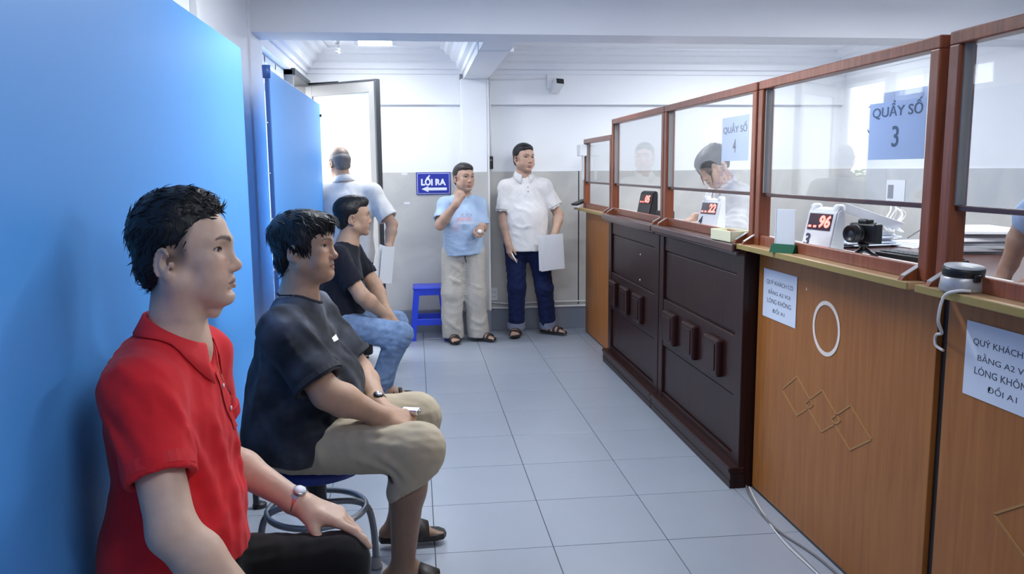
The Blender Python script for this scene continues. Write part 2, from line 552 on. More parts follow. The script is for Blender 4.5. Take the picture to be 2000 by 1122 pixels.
# outside the door: pavement and facade across the street
pavement = struct(box('pavement', -9, XL - 0.15, -6, 14, -0.3, -0.06, M['street']))
fac = empty('shop_facade', (-7.5, 7, -0.06), 'pale building facade across the street beyond the doorway', 'building')
box('facade_wall', -1.0, 0.0, -7, 7, 0, 2.9, M['facade'], fac)
for k in range(6):
    y = -6 + k * 2.1
    w_ = box('facade_window', -0.02, 0.03, y, y + 1.2, 1.0, 2.2, M['alu_dark'], fac)
    box('facade_sill', 0.0, 0.10, y - 0.05, y + 1.25, 0.92, 1.0, M['wall'], fac)
bush = []
for (bx, by, bs) in ((-3.3, 8.6, 0.55), (-2.8, 10.3, 0.6)):
    pot = empty('potted_shrub', (bx, by, -0.06), 'leafy shrub in a grey pot on the pavement %s' % ('near the doorway' if by < 9 else 'farther from the doorway'), 'plant', 'shrubs outside')
    lathe('pot', [(0, 0), (0.16, 0), (0.22, 0.35), (0.20, 0.35), (0.18, 0.30), (0, 0.30)], M['rubber'], pot)
    bm = bmesh.new()
    for k in range(420):
        a, b = random.uniform(0, 6.28), random.uniform(-0.6, 1.57)
        rr = bs * random.uniform(0.4, 1)
        p = Vector((rr * math.cos(a) * math.cos(b), rr * math.sin(a) * math.cos(b), 0.85 + rr * math.sin(b)))
        d1 = Vector((random.gauss(0, 1), random.gauss(0, 1), random.gauss(0, 1))).normalized() * 0.07
        d2 = d1.cross(Vector((random.gauss(0, 1), random.gauss(0, 1), 1))).normalized() * 0.03
        bm.faces.new([bm.verts.new(p - d1), bm.verts.new(p + d2), bm.verts.new(p + d1), bm.verts.new(p - d2)])
    fo = mesh_obj('foliage', bm, M['leaf'], pot)
    fo['kind'] = 'stuff'
    tube('stem', [(0, 0, 0.3), (0.02, 0, 0.9)], 0.02, M['dark_wood'], pot)

# ------------------------------------------------------------------ lamps
for n, (kind, x, y, z, ln, ax, watts, _) in enumerate(LAMPS):
    lab = ['white ceiling tube lamp above the aisle before the cross beam', 'white ceiling tube lamp above the camera side of the aisle',
           'unseen added tube lamp above the clerks near counter three', 'white ceiling tube lamp in the far bay behind the counters',
           'short bright ceiling lamp in the far left bay by the exit door', 'unseen added tube lamp in the far bay right of the long beam'][n]
    L = empty('ceiling_lamp', (x, y, z), lab, 'lamp', 'ceiling lamps')
    if ax == 'y':
        L.rotation_euler = (0, 0, math.pi / 2)
    box('lamp_housing', -ln / 2, ln / 2, -0.045, 0.045, -0.035, 0.0, M['white_pl'], L, 0.006)
    for s in (-1, 1):
        box('end_cap', s * (ln / 2 - 0.02) - 0.015, s * (ln / 2 - 0.02) + 0.015, -0.03, 0.03, -0.075, -0.03, M['white_pl'], L, 0.004)
        if kind != 'far' or ln > 0.4:
            tube('lamp_tube', [(-ln / 2 + 0.035, s * 0.018, -0.055), (ln / 2 - 0.035, s * 0.018, -0.055)], 0.012, M['tube_on'], L, 10)
    if kind == 'far' and ln < 0.4:
        tube('lamp_tube', [(-ln / 2 + 0.035, 0, -0.055), (ln / 2 - 0.035, 0, -0.055)], 0.02, M['tube_on'], L, 10)
    ld = bpy.data.lights.new('lamp_light', 'AREA')
    ld.shape = 'RECTANGLE'
    ld.size = ln
    ld.size_y = 0.12
    ld.energy = watts
    ld.color = (0.93, 0.97, 1.0)
    lo = bpy.data.objects.new('lamp_light', ld)
    lo.location = (0, 0, -0.08)
    link(lo, L)
# small bulb holder beside the far lamp
bh = empty('lamp_holder', (-0.56, 6.62, CEIL), 'small white spiral bulb hanging in its ceiling holder, left of the bright lamp', 'lamp')
lathe('holder_cup', [(0, 0), (0.03, 0), (0.026, -0.03), (0.014, -0.045), (0, -0.045)], M['white_pl'], bh, 14)
sp = [(0.016 * math.cos(t * 0.9), 0.016 * math.sin(t * 0.9), -0.045 - t * 0.0034) for t in range(24)]
tube('bulb_spiral', sp, 0.007, M['white_pl'], bh, 8)

# ================================================================== BLUE BOARDS
def board(y0, y1, z0, z1, x, label):
    b = empty('display_board', (x, (y0 + y1) / 2, 0), label, 'board', 'blue boards')
    h = (y1 - y0) / 2
    box('panel', -0.012, 0.006, -h, h, z0, z1, M['board'], b, 0.003)
    for s in (-1, 1):
        if z0 > 0.5:
            box('edge_post', -0.016, 0.004, s * h - 0.014, s * h + 0.014, 0.02, z1 + 0.004, M['board_edge'], b, 0.004)
        else:
            box('edge_post', -0.036, -0.013, s * (h - 0.02) - 0.014, s * (h - 0.02) + 0.014, 0.02, z1 - 0.01, M['black_metal'], b, 0.004)
        lathe('foot', [(0, 0), (0.03, 0), (0.03, 0.015), (0.012, 0.025), (0, 0.025)], M['black_metal'], b, 12, Matrix.Translation((-0.015, s * h, 0)))
    box('back_rail', -0.028, -0.012, -h, h, z0 + 0.02, z0 + 0.05, M['black_metal'], b, 0.002)
    for z in (0.95, 1.2, 1.42, 1.66):
        if z > z0:
            lathe('rivet', [(0, 0), (0.006, 0), (0.004, 0.003), (0, 0.004)], M['chrome'], b, 8, Matrix.Translation((-0.012, -h - 0.014, z)) @ Matrix.Rotation(math.pi / 2, 4, 'X'))
    return b
board(-0.6, 3.505, 0.466, 1.918, -0.68, 'large sky-blue board behind the man in red, nearest the viewer')
b2 = board(4.16, 6.30, 0.52, 1.912, -0.68, 'narrower-looking blue board with dark blue edge post beside the exit door')
tube('post_cap', [(-0.008, -1.07, 1.87), (-0.008, -1.07, 1.93)], [0.018, 0.02], M['board_edge'], b2, 12)
lathe('knob', [(0, 0), (0.01, 0), (0.012, 0.01), (0, 0.014)], M['black_pl'], b2, 10, Matrix.Translation((0.006, 1.05, 1.83)) @ Matrix.Rotation(math.pi / 2, 4, 'Y'))
wo = empty('wall_socket', (XL + 0.012, 4.24, 0.09), 'beige wall socket low on the left wall under the first board', 'socket')
box('socket_plate', 0, 0.012, -0.05, 0.05, -0.04, 0.06, M['beige'], wo, 0.003)
for s in (-0.02, 0.02):
    box('socket_hole', 0.0115, 0.0125, s - 0.003, s + 0.003, 0.0, 0.012, M['black_pl'], wo)

# ================================================================== SERVICE COUNTERS
LZ = 1.105
def ledge_parts(root, y0, y1, x0, mtop, medge, z=LZ, th=0.022, bullnose=False):
    o = root.location
    b = box('ledge', x0 + 0.004, 1.50, y0, y1, z - th, z, mtop, root, 0.003, o)
    box('ledge_edging', x0 - (0.012 if bullnose else 0), x0 + 0.004, y0, y1, z - th - (0.012 if bullnose else 0), z - (0.003 if bullnose else 0), medge, root, 0.0055 if bullnose else 0.002, o)
    if bullnose:
        box('ledge_moulding', x0 + 0.01, x0 + 0.06, y0 + 0.003, y1 - 0.003, z - th - 0.03, z - th, medge, root, 0.008, o)
    box('inner_worktop', 1.50, 1.70, y0, y1, z - 0.025, z - 0.004, M['white_pl'], root, 0.002, o)
    # raised sill under the window, with tapering end cheeks
    box('sill', 1.432, 1.452, y0 + 0.03, y1 - 0.03, z, z + 0.042, M['frame_wood'], root, 0.003, o)
    for ys in (y0 + 0.035, y1 - 0.055):
        Mx = Matrix.Translation((-o[0], -o[1], -o[2])) @ frame_m((1.434, ys + 0.02, z), (-1, 0, 0), (0, 0, 1))
        # local z = x cross y = (-1,0,0)x(0,0,1) = (0,1,0)
        prism('sill_cheek', [(0, 0), (0.058, 0), (0.05, 0.012), (0.0, 0.042)], Mx @ Matrix.Translation((0, 0, -0.02)), 0.02, M['frame_wood'], root)
        prism('cheek_sheen', [(0, 0.0415), (0.05, 0.0115), (0.05, 0.0145), (0.0, 0.0445)], Mx @ Matrix.Translation((0, 0, -0.021)), 0.022, M['silver'], root)  # silver strip stands in for the sheen on the varnished cheek

def diamonds(root, o, yc, zc, s=0.0, n=3, step=0.2035):
    for k in range(n):
        cy, cz = yc - k * step, zc
        hw, hh = 0.134, 0.078
        # rhombus leaning: corners measured on the panel
        c = [(cy + 0.006, cz + hh), (cy + hw, cz - 0.008), (cy - 0.004, cz - hh), (cy - hw, cz + 0.002)]
        for a, b in zip(c, c[1:] + c[:1]):
            d = Vector((0, b[0] - a[0], b[1] - a[1]))
            L = d.length
            Mx = frame_m((1.4738 - o[0], a[0] - o[1], a[1] - o[2]), (0, b[0] - a[0], b[1] - a[1]), (0, -(b[1] - a[1]), b[0] - a[0]))
            bm = bmesh.new()
            add_box(bm, 0, L, -0.003, 0.003, -0.001, 0.0012)
            bm.transform(Mx)
            mesh_obj('inlay_strip', bm, M['inlay'], root)

def ring(root, o, yc, zc, r, w=0.0075):
    bm = bmesh.new()
    n = 48
    vs4 = []
    for k in range(n):
        a = 2 * math.pi * k / n
        row = []
        for rr, xx in ((r - w, 1.4742), (r - w, 1.4728), (r + w, 1.4728), (r + w, 1.4742)):
            row.append(bm.verts.new((xx - o[0], yc + rr * math.cos(a) - o[1], zc + rr * math.sin(a) - o[2])))
        vs4.append(row)
    for k in range(n):
        A, B = vs4[k], vs4[(k + 1) % n]
        for j in range(3):
            bm.faces.new((A[j], A[j + 1], B[j + 1], B[j]))
    mesh_obj('ring_inlay', bm, M['ring'], root)

def wood_counter(y0, y1, label, z=LZ, x=1.475):
    o = (x, (y0 + y1) / 2, 0)
    r = empty('service_counter', o, label, 'counter', 'service counters')
    box('front_panel', x, x + 0.02, y0 + 0.004, y1 - 0.004, 0.012, z - 0.022, M['orange_wood'], r, 0.002, o)
    box('kick_strip', x + 0.002, x + 0.02, y0 + 0.004, y1 - 0.004, 0.0, 0.012, M['black_pl'], r, 0, o)
    for ys in (y0 + 0.004, y1 - 0.022):
        box('side_panel', x + 0.02, 1.68, ys, ys + 0.018, 0.0, z - 0.022, M['orange_wood'], r, 0, o)
    ledge_parts(r, y0, y1, 1.37, M['ledge_wood'], M['ledge_edge'], z)
    return r, o

cA, oA = wood_counter(0.86, 2.135, 'orange wood counter at the right edge, under the round silver device')
diamonds(cA, oA, 1.76, 0.54, n=3)
c3, o3 = wood_counter(2.172, 3.428, 'orange wood counter with white ring and three linked diamonds, window three')
ring(c3, o3, 2.815, 0.846, 0.094)
diamonds(c3, o3, 3.022, 0.536)
c6, o6 = wood_counter(5.985, 7.12, 'orange wood counter farthest away, next to the far wall')
box('gap_shade', 1.49, 1.5, 2.134, 2.173, 0, 1.08, M['black_pl'], c3, 0, o3)  # black strip standing in for the shade in the gap between counters

def dark_counter(y0, y1, label, blocks, pins=False):
    xf = 1.41
    o = (xf, (y0 + y1) / 2, 0)
    r = empty('service_counter', o, label, 'counter', 'service counters')
    def b(name, x0, x1, ya, yb, z0, z1, bev=0.004, m=M['dark_wood']):
        return box(name, x0, x1, ya, yb, z0, z1, m, r, bev, o)
    b('carcass', xf + 0.022, 1.68, y0 + 0.005, y1 - 0.005, 0.0, 1.07, 0.002)
    b('stile', xf, xf + 0.03, y0, y0 + 0.085, 0.09, 1.06)
    b('stile', xf, xf + 0.03, y1 - 0.075, y1, 0.09, 1.06)
    b('frieze_board', xf + 0.008, xf + 0.026, y0 + 0.085, y1 - 0.075, 0.962, 1.05, 0.003)
    b('upper_panel', xf + 0.014, xf + 0.028, y0 + 0.095, y1 - 0.085, 0.69, 0.955, 0.004)
    b('block_rail', xf + 0.004, xf + 0.03, y0 + 0.085, y1 - 0.075, 0.408, 0.682, 0.005)
    for (ya, yb) in blocks:
        k = b('raised_block', xf - 0.026, xf + 0.01, yb, ya, 0.452, 0.632, 0.011)
        box('block_face', xf - 0.030, xf - 0.024, yb + 0.03, ya - 0.03, 0.478, 0.606, M['dark_wood'], k, 0.002, o)
    b('lower_panel', xf + 0.014, xf + 0.028, y0 + 0.095, y1 - 0.085, 0.135, 0.40, 0.004)
    b('bottom_rail', xf + 0.004, xf + 0.03, y0 + 0.085, y1 - 0.075, 0.09, 0.128, 0.003)
    b('plinth', xf - 0.038, xf + 0.03, y0 - 0.004, y1 + 0.002, 0.0, 0.072, 0.003)
    b('plinth_cap', xf - 0.046, xf + 0.03, y0 - 0.006, y1 + 0.002, 0.072, 0.098, 0.007)
    b('plinth_bead', xf - 0.042, xf - 0.03, y0 - 0.005, y1 + 0.002, 0.03, 0.038, 0.003)
    ledge_parts(r, y0, y1, 1.365, M['dark_top'], M['dark_top'], LZ, 0.026, True)
    if pins:
        for z in (0.72, 0.885):
            lathe('pin', [(0, 0), (0.006, 0), (0.005, 0.004), (0, 0.005)], M['sign_white'], r, 8,
                  Matrix.Translation((xf + 0.0135 - o[0], 5.15 - o[1], z)) @ Matrix.Rotation(-math.pi / 2, 4, 'Y'))
    return r
dark_counter(3.43, 4.685, 'dark mahogany counter with three raised blocks, next to window three', [(4.535, 4.345), (4.20, 4.01), (3.855, 3.66)])
dark_counter(4.70, 5.975, 'dark mahogany counter with two white pins, farther of the two', [(5.875, 5.70), (5.55, 5.365), (5.215, 5.025)], True)

# ------------------------------------------------------------------ glass screens
def screen(y0, y1, label, ztop=1.782, name='glass_screen', handle=False, z=LZ):
    o = (1.45, (y0 + y1) / 2, z)
    r = empty(name, o, label, 'glass screen', 'counter screens')
    pw = 0.043
    def b(n, x0, x1, ya, yb, z0, z1, m=M['frame_wood'], bev=0.004):
        return box(n, x0, x1, ya, yb, z0, z1, m, r, bev, o)
    b('post', 1.424, 1.476, y0, y0 + pw, z, ztop - 0.036)
    b('post', 1.424, 1.476, y1 - pw, y1, z, ztop - 0.036)
    b('top_rail', 1.424, 1.476, y0, y1, ztop - 0.036, ztop)
    b('middle_rail', 1.441, 1.459, y0 + pw, y1 - pw, 1.309, 1.324, M['dark_top'], 0.002)
    for ys in (y0 + pw, y1 - pw - 0.008):
        b('glazing_bead', 1.437, 1.463, ys, ys + 0.008, 1.324, ztop - 0.036, M['alu'], 0.001)
    p = b('pane', 1.4475, 1.4525, y0 + pw + 0.004, y1 - pw - 0.004, 1.324, ztop - 0.034, M['glass'], 0)
    return r, o
sA, osA = screen(0.87, 2.128, 'wood framed glass screen at the right edge of the row')
s3, os3 = screen(2.168, 3.372, 'wood framed glass screen of window three, right above the white ring')
s4, os4 = screen(3.392, 4.688, 'wood framed glass screen of window four, in front of the woman')
s5, os5 = screen(4.70, 5.975, 'wood framed glass screen above the farther dark counter')
s6, os6 = screen(5.995, 6.985, 'lowest wood framed glass screen at the far end of the row', 1.675)

def window_sign(root, o, ya, yb, z0, z1, num):
    s = empty('window_sign', (1.456, (ya + yb) / 2, (z0 + z1) / 2), {'3': 'pale blue sheet numbered three on the pane above the photo camera', '4': 'pale blue sheet numbered four on the pane above the woman clerk'}[num], 'sign', 'window number signs')
    hw = (yb - ya) / 2
    hh = (z1 - z0) / 2
    box('sheet', 0.0, 0.0012, -hw, hw, -hh, hh, M['sheet'], s)
    text('lettering', 'QUẦY SỐ', 0.06, frame_m((-0.0008, 0, hh * 0.48), (0, -1, 0), (0, 0, 1)), M['ink'], s, width=hw * 1.78, height=hh * 0.52, bold=0.0005, depth=0.0003)
    text('numeral', num, 0.12, frame_m((-0.0008, 0, -hh * 0.32), (0, -1, 0), (0, 0, 1)), M['ink'], s, width=hw * 0.24, height=hh * 0.62, bold=0.0008, depth=0.0003)
M['sheet'] = mat('window_sheet', (0.50, 0.60, 0.86), 0.6)
window_sign(s3, os3, 2.262, 2.56, 1.45, 1.655, '3')
window_sign(s4, os4, 3.54, 3.86, 1.46, 1.66, '4')

# ------------------------------------------------------------------ notices stuck on the counters
def notice(ya, yb, z0, z1, label, tilt=0.0):
    n = empty('paper_notice', (1.4735, (ya + yb) / 2, (z0 + z1) / 2), label, 'notice', 'paper notices')
    n.rotation_euler = (tilt, 0, 0)
    hw, hh = (yb - ya) / 2, (z1 - z0) / 2
    box('sheet', -0.0012, 0.0, -hw, hw, -hh, hh, M['paper_b'], n)
    for k, s in enumerate(('QUÝ KHÁCH CÓ', 'BẰNG A2 VUI', 'LÒNG KHÔNG', 'ĐỔI A1')):
        w_ = (0.80, 0.66, 0.72, 0.36)[k] * 2 * hw
        text('lettering', s, 0.04, frame_m((-0.0014, 0, hh * (0.50 - 0.37 * k)), (0, -1, 0), (0, 0, 1)), M['ink'], n, width=w_, height=hh * 0.24, depth=0.0002)
notice(3.057, 3.368, 0.80, 1.005, 'printed A4 notice taped on the counter left of the white ring')
notice(1.745, 2.047, 0.815, 1.017, 'printed A4 notice on the counter under the round silver device')
ch = prism('paint_chip', [(0, 0), (0.012, 0.004), (0.003, 0.014)], frame_m((1.4745, 2.985, 0.962), (0, -1, 0), (0, 0, 1)), 0.001, M['ring'])
tag(ch, 'tiny pale triangular chip on the counter between the notice and the ring', 'chip')

# ------------------------------------------------------------------ number displays
def number_display(loc, rz, digits, small, white=True, s=1.0, label=''):
    d = empty('number_display', loc, label, 'display', 'queue number displays', rz)
    body = M['white_pl'] if white else M['black_pl']
    # local: x = to the display's right as seen by the customer, y = depth away, z up; front leans back
    prof = [(-0.005, 0.0), (0.068, 0.0), (0.068, 0.155 * s), (0.062, 0.175 * s), (0.045, 0.172 * s), (0.03, 0.16 * s)]
    w = 0.088 * s
    bm = bmesh.new()
    Mx = frame_m((-w, 0, 0), (0, 1, 0), (0, 0, 1))
    add_prism(bm, prof, Mx, 2 * w)
    bmesh.ops.bevel(bm, geom=bm.edges[:], offset=0.006, segments=2, affect='EDGES')
    mesh_obj('housing', bm, body, d)
    if white:
        for sx in (-1, 1):
            tube('shoulder', [(sx * (w - 0.022), 0.055, 0.13 * s), (sx * (w - 0.022), 0.052, 0.18 * s), (sx * (w - 0.022), 0.052, 0.187 * s)], [0.021, 0.021, 0.012], body, d, 14)
    # sloped front plane
    a = math.atan2(0.035, 0.16 * s)
    fy, fz = (-0.005, 0.0)
    F = frame_m((0, fy, fz), (1, 0, 0), (0, math.sin(a), math.cos(a)))
    def on(x, h, dep=0.0):
        return F @ Matrix.Translation((x, h, dep))
    bm = bmesh.new()
    add_box(bm, -0.068 * s, 0.066 * s, 0.088 * s, 0.152 * s, -0.002, 0.003)
    bm.transform(F)
    w_ = mesh_obj('display_window', bm, M['led_bg'], d)
    text('digits', digits, 0.06, on(0.030 * s, 0.122 * s, 0.0035), M['led'], w_, width=0.064 * s, height=0.050 * s, bold=0.0022, shear=0.15, depth=0.0004)
    for k in range(2):
        bm = bmesh.new()
        add_box(bm, (-0.062 + 0.03 * k) * s, (-0.045 + 0.03 * k) * s, 0.097 * s, 0.1055 * s, 0.003, 0.0038)
        bm.transform(F)
        mesh_obj('dash', bm, M['led'], w_)
    if small:
        text('counter_number', small, 0.05, on(-0.055 * s, 0.048 * s, 0.0015), M['ink'], d, width=0.032 * s, height=0.05 * s, bold=0.0015, shear=0.1)
    return d
number_display((1.535, 3.05, LZ - 0.004), -math.pi / 2 + 0.18, '96', '3', True, 1.0, 'white number display glowing red 96, on the counter with the white ring')
number_display((1.555, 4.33, LZ - 0.004), -math.pi / 2 + 0.30, '22', '4', True, 0.95, 'white number display with red digits in front of the woman clerk')
number_display((1.56, 5.60, LZ - 0.004), -math.pi / 2 + 0.25, '05', None, False, 1.0, 'black number display glowing red 05, farthest of the displays')
cd = box('card_reader', 1.575, 1.665, 5.22, 5.34, LZ - 0.004, LZ + 0.05, M['black_pl'], None, 0.006)
tag(cd, 'small black box on the worktop right of the black number display', 'device')

# ------------------------------------------------------------------ things on the ledges
# sign stand with a plain card
st = empty('card_stand', (1.405, 3.03, LZ), 'small green stand holding an upright white card by window three', 'card stand', None, -math.pi / 2 + 0.6)
prism('stand_base', [(-0.03, 0), (0.03, 0), (0.012, 0.032), (-0.012, 0.032)], frame_m((-0.05, 0, 0), (0, 1, 0), (0, 0, 1)), 0.1, M['green'], st)
box('card', -0.04, 0.04, -0.002, 0.002, 0.03, 0.165, M['paper'], st, 0.001)
box('card_frame', -0.044, -0.04, -0.003, 0.003, 0.03, 0.167, M['white_pl'], st)
# cream foam block
cb = empty('foam_box', (1.41, 3.60, LZ), 'cream open foam box on the dark counter ledge below the woman', 'box', None, 0.06)
box('box_wall', -0.05, -0.044, -0.105, 0.105, 0, 0.048, M['cream'], cb, 0.002)
box('box_wall', 0.044, 0.05, -0.105, 0.105, 0, 0.048, M['cream'], cb, 0.002)
box('box_wall', -0.044, 0.044, -0.105, -0.098, 0, 0.048, M['cream'], cb, 0.002)
box('box_wall', -0.044, 0.044, 0.098, 0.105, 0, 0.048, M['cream'], cb, 0.002)
box('box_floor', -0.044, 0.044, -0.098, 0.098, 0, 0.03, M['cream'], cb)
# round device: tilted puck on silver base with cable
M['disc_grey'] = mat('disc_grey', (0.42, 0.44, 0.48), 0.5)
pk = empty('fingerprint_scanner', (1.414, 1.995, LZ), 'round black and silver scanner on the ledge beside the wooden post', 'scanner')
lathe('base', [(0, 0), (0.052, 0), (0.056, 0.006), (0.052, 0.036), (0.049, 0.040), (0, 0.040)], M['silver'], pk, 32)
tl = Matrix.Translation((0, 0.0, 0.038)) @ Matrix.Rotation(math.radians(6), 4, 'X')
lathe('black_band', [(0, 0), (0.047, 0), (0.050, 0.004), (0.051, 0.022), (0.049, 0.026), (0, 0.026)], M['black_pl'], pk, 32, tl)
lathe('top_disc', [(0, 0.025), (0.0475, 0.025), (0.048, 0.0285), (0, 0.0295)], M['disc_grey'], pk, 32, tl)
box('side_notch', -0.010, 0.010, -0.060, -0.052, 0.03, 0.048, M['black_pl'], pk, 0.003)
cpath = smooth_path([(1.40, 1.925, LZ + 0.008), (1.372, 1.94, LZ + 0.007), (1.358, 1.97, LZ - 0.012), (1.357, 1.985, 1.03), (1.40, 2.03, 0.985), (1.462, 2.145, 0.955), (1.466, 2.15, 0.925), (1.468, 2.118, 0.915)], 8)
tube('cable', [(p[0] - 1.418, p[1] - 1.985, p[2] - LZ) for p in cpath], 0.0042, M['cable_w'], pk, 8)
# grey cables on the floor by the counter foot
fc = tube('floor_cable', smooth_path([(1.448, 3.42, 0.012), (1.425, 3.33, 0.006), (1.395, 3.10, 0.005), (1.397, 2.95, 0.005), (1.432, 2.787, 0.005), (1.447, 2.62, 0.005), (1.45, 2.2, 0.005), (1.44, 1.4, 0.005)], 8), 0.0045, M['cable_g'], None, 8)
tag(fc, 'grey cable lying on the floor along the foot of the wood counter', 'cable', 'floor cables')
fc2 = tube('floor_cable', smooth_path([(1.452, 3.40, 0.016), (1.415, 3.20, 0.005), (1.375, 2.9, 0.005), (1.38, 2.62, 0.005), (1.40, 2.1, 0.005), (1.41, 1.4, 0.005)], 8), 0.003, M['cable_w'], None, 8)
tag(fc2, 'thin pale wire on the floor just outside the grey cable', 'cable', 'floor cables')

# ------------------------------------------------------------------ behind the counters
dk = empty('clerk_desk', (2.55, 3.35, 0), 'dark wooden desk behind window three carrying paper piles', 'desk')
box('desk_top', -0.36, 0.45, -0.70, 1.25, 0.965, 1.0, M['dark_top'], dk, 0.004)
for (x, y) in ((-0.33, -0.66), (-0.33, 1.2), (0.40, -0.66), (0.40, 1.2)):
    box('desk_leg', x - 0.025, x + 0.025, y - 0.025, y + 0.025, 0, 0.965, M['dark_wood'], dk, 0.003)
box('desk_apron', -0.335, -0.315, -0.66, 1.2, 0.80, 0.965, M['dark_wood'], dk, 0.002)
def paper_pile(name, loc, rz, n, w, d, label, group, jit=0.02, th=0.006, mats=('paper', 'paper_b'), lean=0.0):
    r = empty(name, loc, label, 'paper pile', group, rz)
    z = 0
    for k in range(n):
        t = th * random.uniform(0.6, 1.5)
        bm = bmesh.new()
        add_box(bm, -w / 2, w / 2, -d / 2, d / 2, 0, t, 0.001)
        bm.transform(Matrix.Translation((random.uniform(-jit, jit), random.uniform(-jit, jit), z)) @ Matrix.Rotation(random.uniform(-0.12, 0.12), 4, 'Z'))
        mesh_obj('sheaf', bm, M[random.choice(mats)], r)
        z += t
    return r
paper_pile('paper_pile', (2.41, 4.29, 1.0), 0.1, 11, 0.30, 0.21, 'tall untidy pile of papers behind the black camera', 'paper piles', 0.03, 0.008)
paper_pile('paper_pile', (2.74, 4.22, 1.0), 0.1, 4, 0.26, 0.34, 'low spread of papers right of the tall pile', 'paper piles', 0.04, 0.004)
paper_pile('paper_pile', (2.80, 3.86, 1.0), -0.2, 11, 0.24, 0.26, 'grey paper pile seen between post and desk end', 'paper piles', 0.02, 0.010, ('paper', 'rubber'))
# loose sheet propped on the pile
ps = box('loose_sheet', -0.105, 0.105, -0.15, 0.15, 0, 0.002, M['paper'])
ps.location = (2.47, 4.27, 1.155)
ps.rotation_euler = (0.35, 0.25, 1.2)
tag(ps, 'white sheet propped slanting on top of the tall paper pile', 'paper')
# looped white cables on the wall behind
for k, (cy, cz, rr) in enumerate(((4.42, 1.15, 0.11), (4.36, 1.13, 0.08), (4.46, 1.12, 0.14))):
    pts = [(2.66 + 0.5 * rr * math.cos(t) + 0.02 * math.sin(3 * t) + 0.03 * k, cy + 0.6 * rr * math.cos(t), max(1.02, cz + rr * 0.8 * math.sin(t))) for t in [2 * math.pi * q / 40 for q in range(40)]]
    o = tube('cable_loop', pts, 0.005, M['cable_w'], None, 6, True)
    tag(o, ['largest-middle', 'smallest', 'widest'][k].replace('largest-middle', 'medium') + ' loop of white cable standing behind the paper pile', 'cable', 'cable loops')
cw = tube('loose_cable', smooth_path([(2.74, 4.36, 1.03), (2.80, 4.30, 1.09), (2.86, 4.24, 1.11), (2.92, 4.20, 1.17)], 6), 0.004, M['cable_g'], None, 6)
tag(cw, 'thin grey cable curving up right of the cable loops', 'cable')
# black keyboard tipped up at the desk front
mo = empty('keyboard', (2.245, 3.55, 1.0), 'black keyboard seen edge-on at the desk front behind window three', 'keyboard', None, 0.12)
box('key_tray', 0.0, 0.11, -0.24, 0.24, 0.0, 0.022, M['black_pl'], mo, 0.005)
for r_ in range(4):
    for k in range(14):
        box('key', 0.012 + 0.023 * r_, 0.030 + 0.023 * r_, -0.225 + 0.032 * k, -0.198 + 0.032 * k, 0.020, 0.029, M['alu_dark'], mo, 0.002)
# digital camera on a mini tripod
dc = empty('photo_camera', (1.615, 2.84, LZ - 0.004), 'black digital camera on a mini tripod behind window three', 'camera', None, -math.pi / 2 + 0.35)
box('camera_body', -0.058, 0.058, -0.012, 0.03, 0.052, 0.125, M['black_pl'], dc, 0.007)
box('camera_hump', -0.022, 0.022, -0.012, 0.026, 0.122, 0.14, M['black_pl'], dc, 0.006)
lathe('lens', [(0, 0), (0.031, 0), (0.033, 0.012), (0.031, 0.014), (0.031, 0.05), (0.028, 0.052), (0.022, 0.044), (0, 0.042)], M['black_pl'], dc, 24, Matrix.Translation((-0.012, -0.01, 0.088)) @ Matrix.Rotation(math.pi / 2, 4, 'X'))
lathe('front_glass', [(0, 0), (0.012, -0.002), (0.021, -0.006)], M['alu_dark'], dc, 20, Matrix.Translation((-0.012, -0.055, 0.088)) @ Matrix.Rotation(math.pi / 2, 4, 'X'))
lathe('lens_ring', [(0.0312, 0.02), (0.0335, 0.021), (0.0335, 0.034), (0.0312, 0.035)], M['black_metal'], dc, 24, Matrix.Translation((-0.012, -0.01, 0.088)) @ Matrix.Rotation(math.pi / 2, 4, 'X'))
lathe('ball_head', [(0, 0.03), (0.012, 0.03), (0.014, 0.04), (0.02, 0.046), (0.02, 0.052), (0, 0.052)], M['black_pl'], dc, 16)
for k in range(3):
    a = k * 2.094 + 0.4
    tube('tripod_leg', [(0, 0, 0.034), (0.035 * math.cos(a), 0.035 * math.sin(a), 0.014), (0.052 * math.cos(a), 0.052 * math.sin(a), 0.004)], [0.008, 0.007, 0.005], M['black_pl'], dc, 8)
lathe('red_button', [(0, 0.139), (0.004, 0.139), (0.004, 0.142), (0, 0.142)], M['black_pl'], dc, 8, Matrix.Translation((0.04, 0.01, -0.014)))
# white papers along the inner worktop
for k, (y, w_) in enumerate(((2.55, 0.30), (2.25, 0.24))):
    o = box('loose_sheet', -0.10, 0.06, -w_ / 2, w_ / 2, 0, 0.003, M['paper'])
    o.location = (1.62, y, LZ - 0.004)
    o.rotation_euler = (0, 0, 0.06 - 0.15 * k)
    tag(o, ['white sheets on the inner worktop right of the black camera', 'white sheets on the inner worktop next to the double post'][k], 'paper', 'worktop sheets')
# notices on right wall
for k, (y, z, w_, h_) in enumerate(((6.35, 1.22, 0.26, 0.2), (5.82, 1.21, 0.30, 0.2))):
    n_ = empty('wall_card', (XR - 0.016, y, z), ['small faint card on the right wall, left one of two', 'small card with dark square on the right wall, right one of two'][k], 'card', 'cards on the right wall')
    box('card', -0.004, 0, -w_ / 2, w_ / 2, -h_ / 2, h_ / 2, M['paper'], n_)
    box('dark_square', -0.006, -0.004, w_ * 0.1, w_ * 0.4, -h_ * 0.25, h_ * 0.3, M['alu'] if k == 0 else M['alu_dark'], n_)
hk = tube('wall_bracket', [(XR - 0.02, 6.75, 1.93), (XR - 0.10, 6.74, 1.92), (XR - 0.11, 6.72, 1.78), (XR - 0.04, 6.73, 1.70)], 0.006, M['black_metal'], None, 6)
tag(hk, 'thin dark bracket with hook under the lintel in the far right corner', 'bracket')

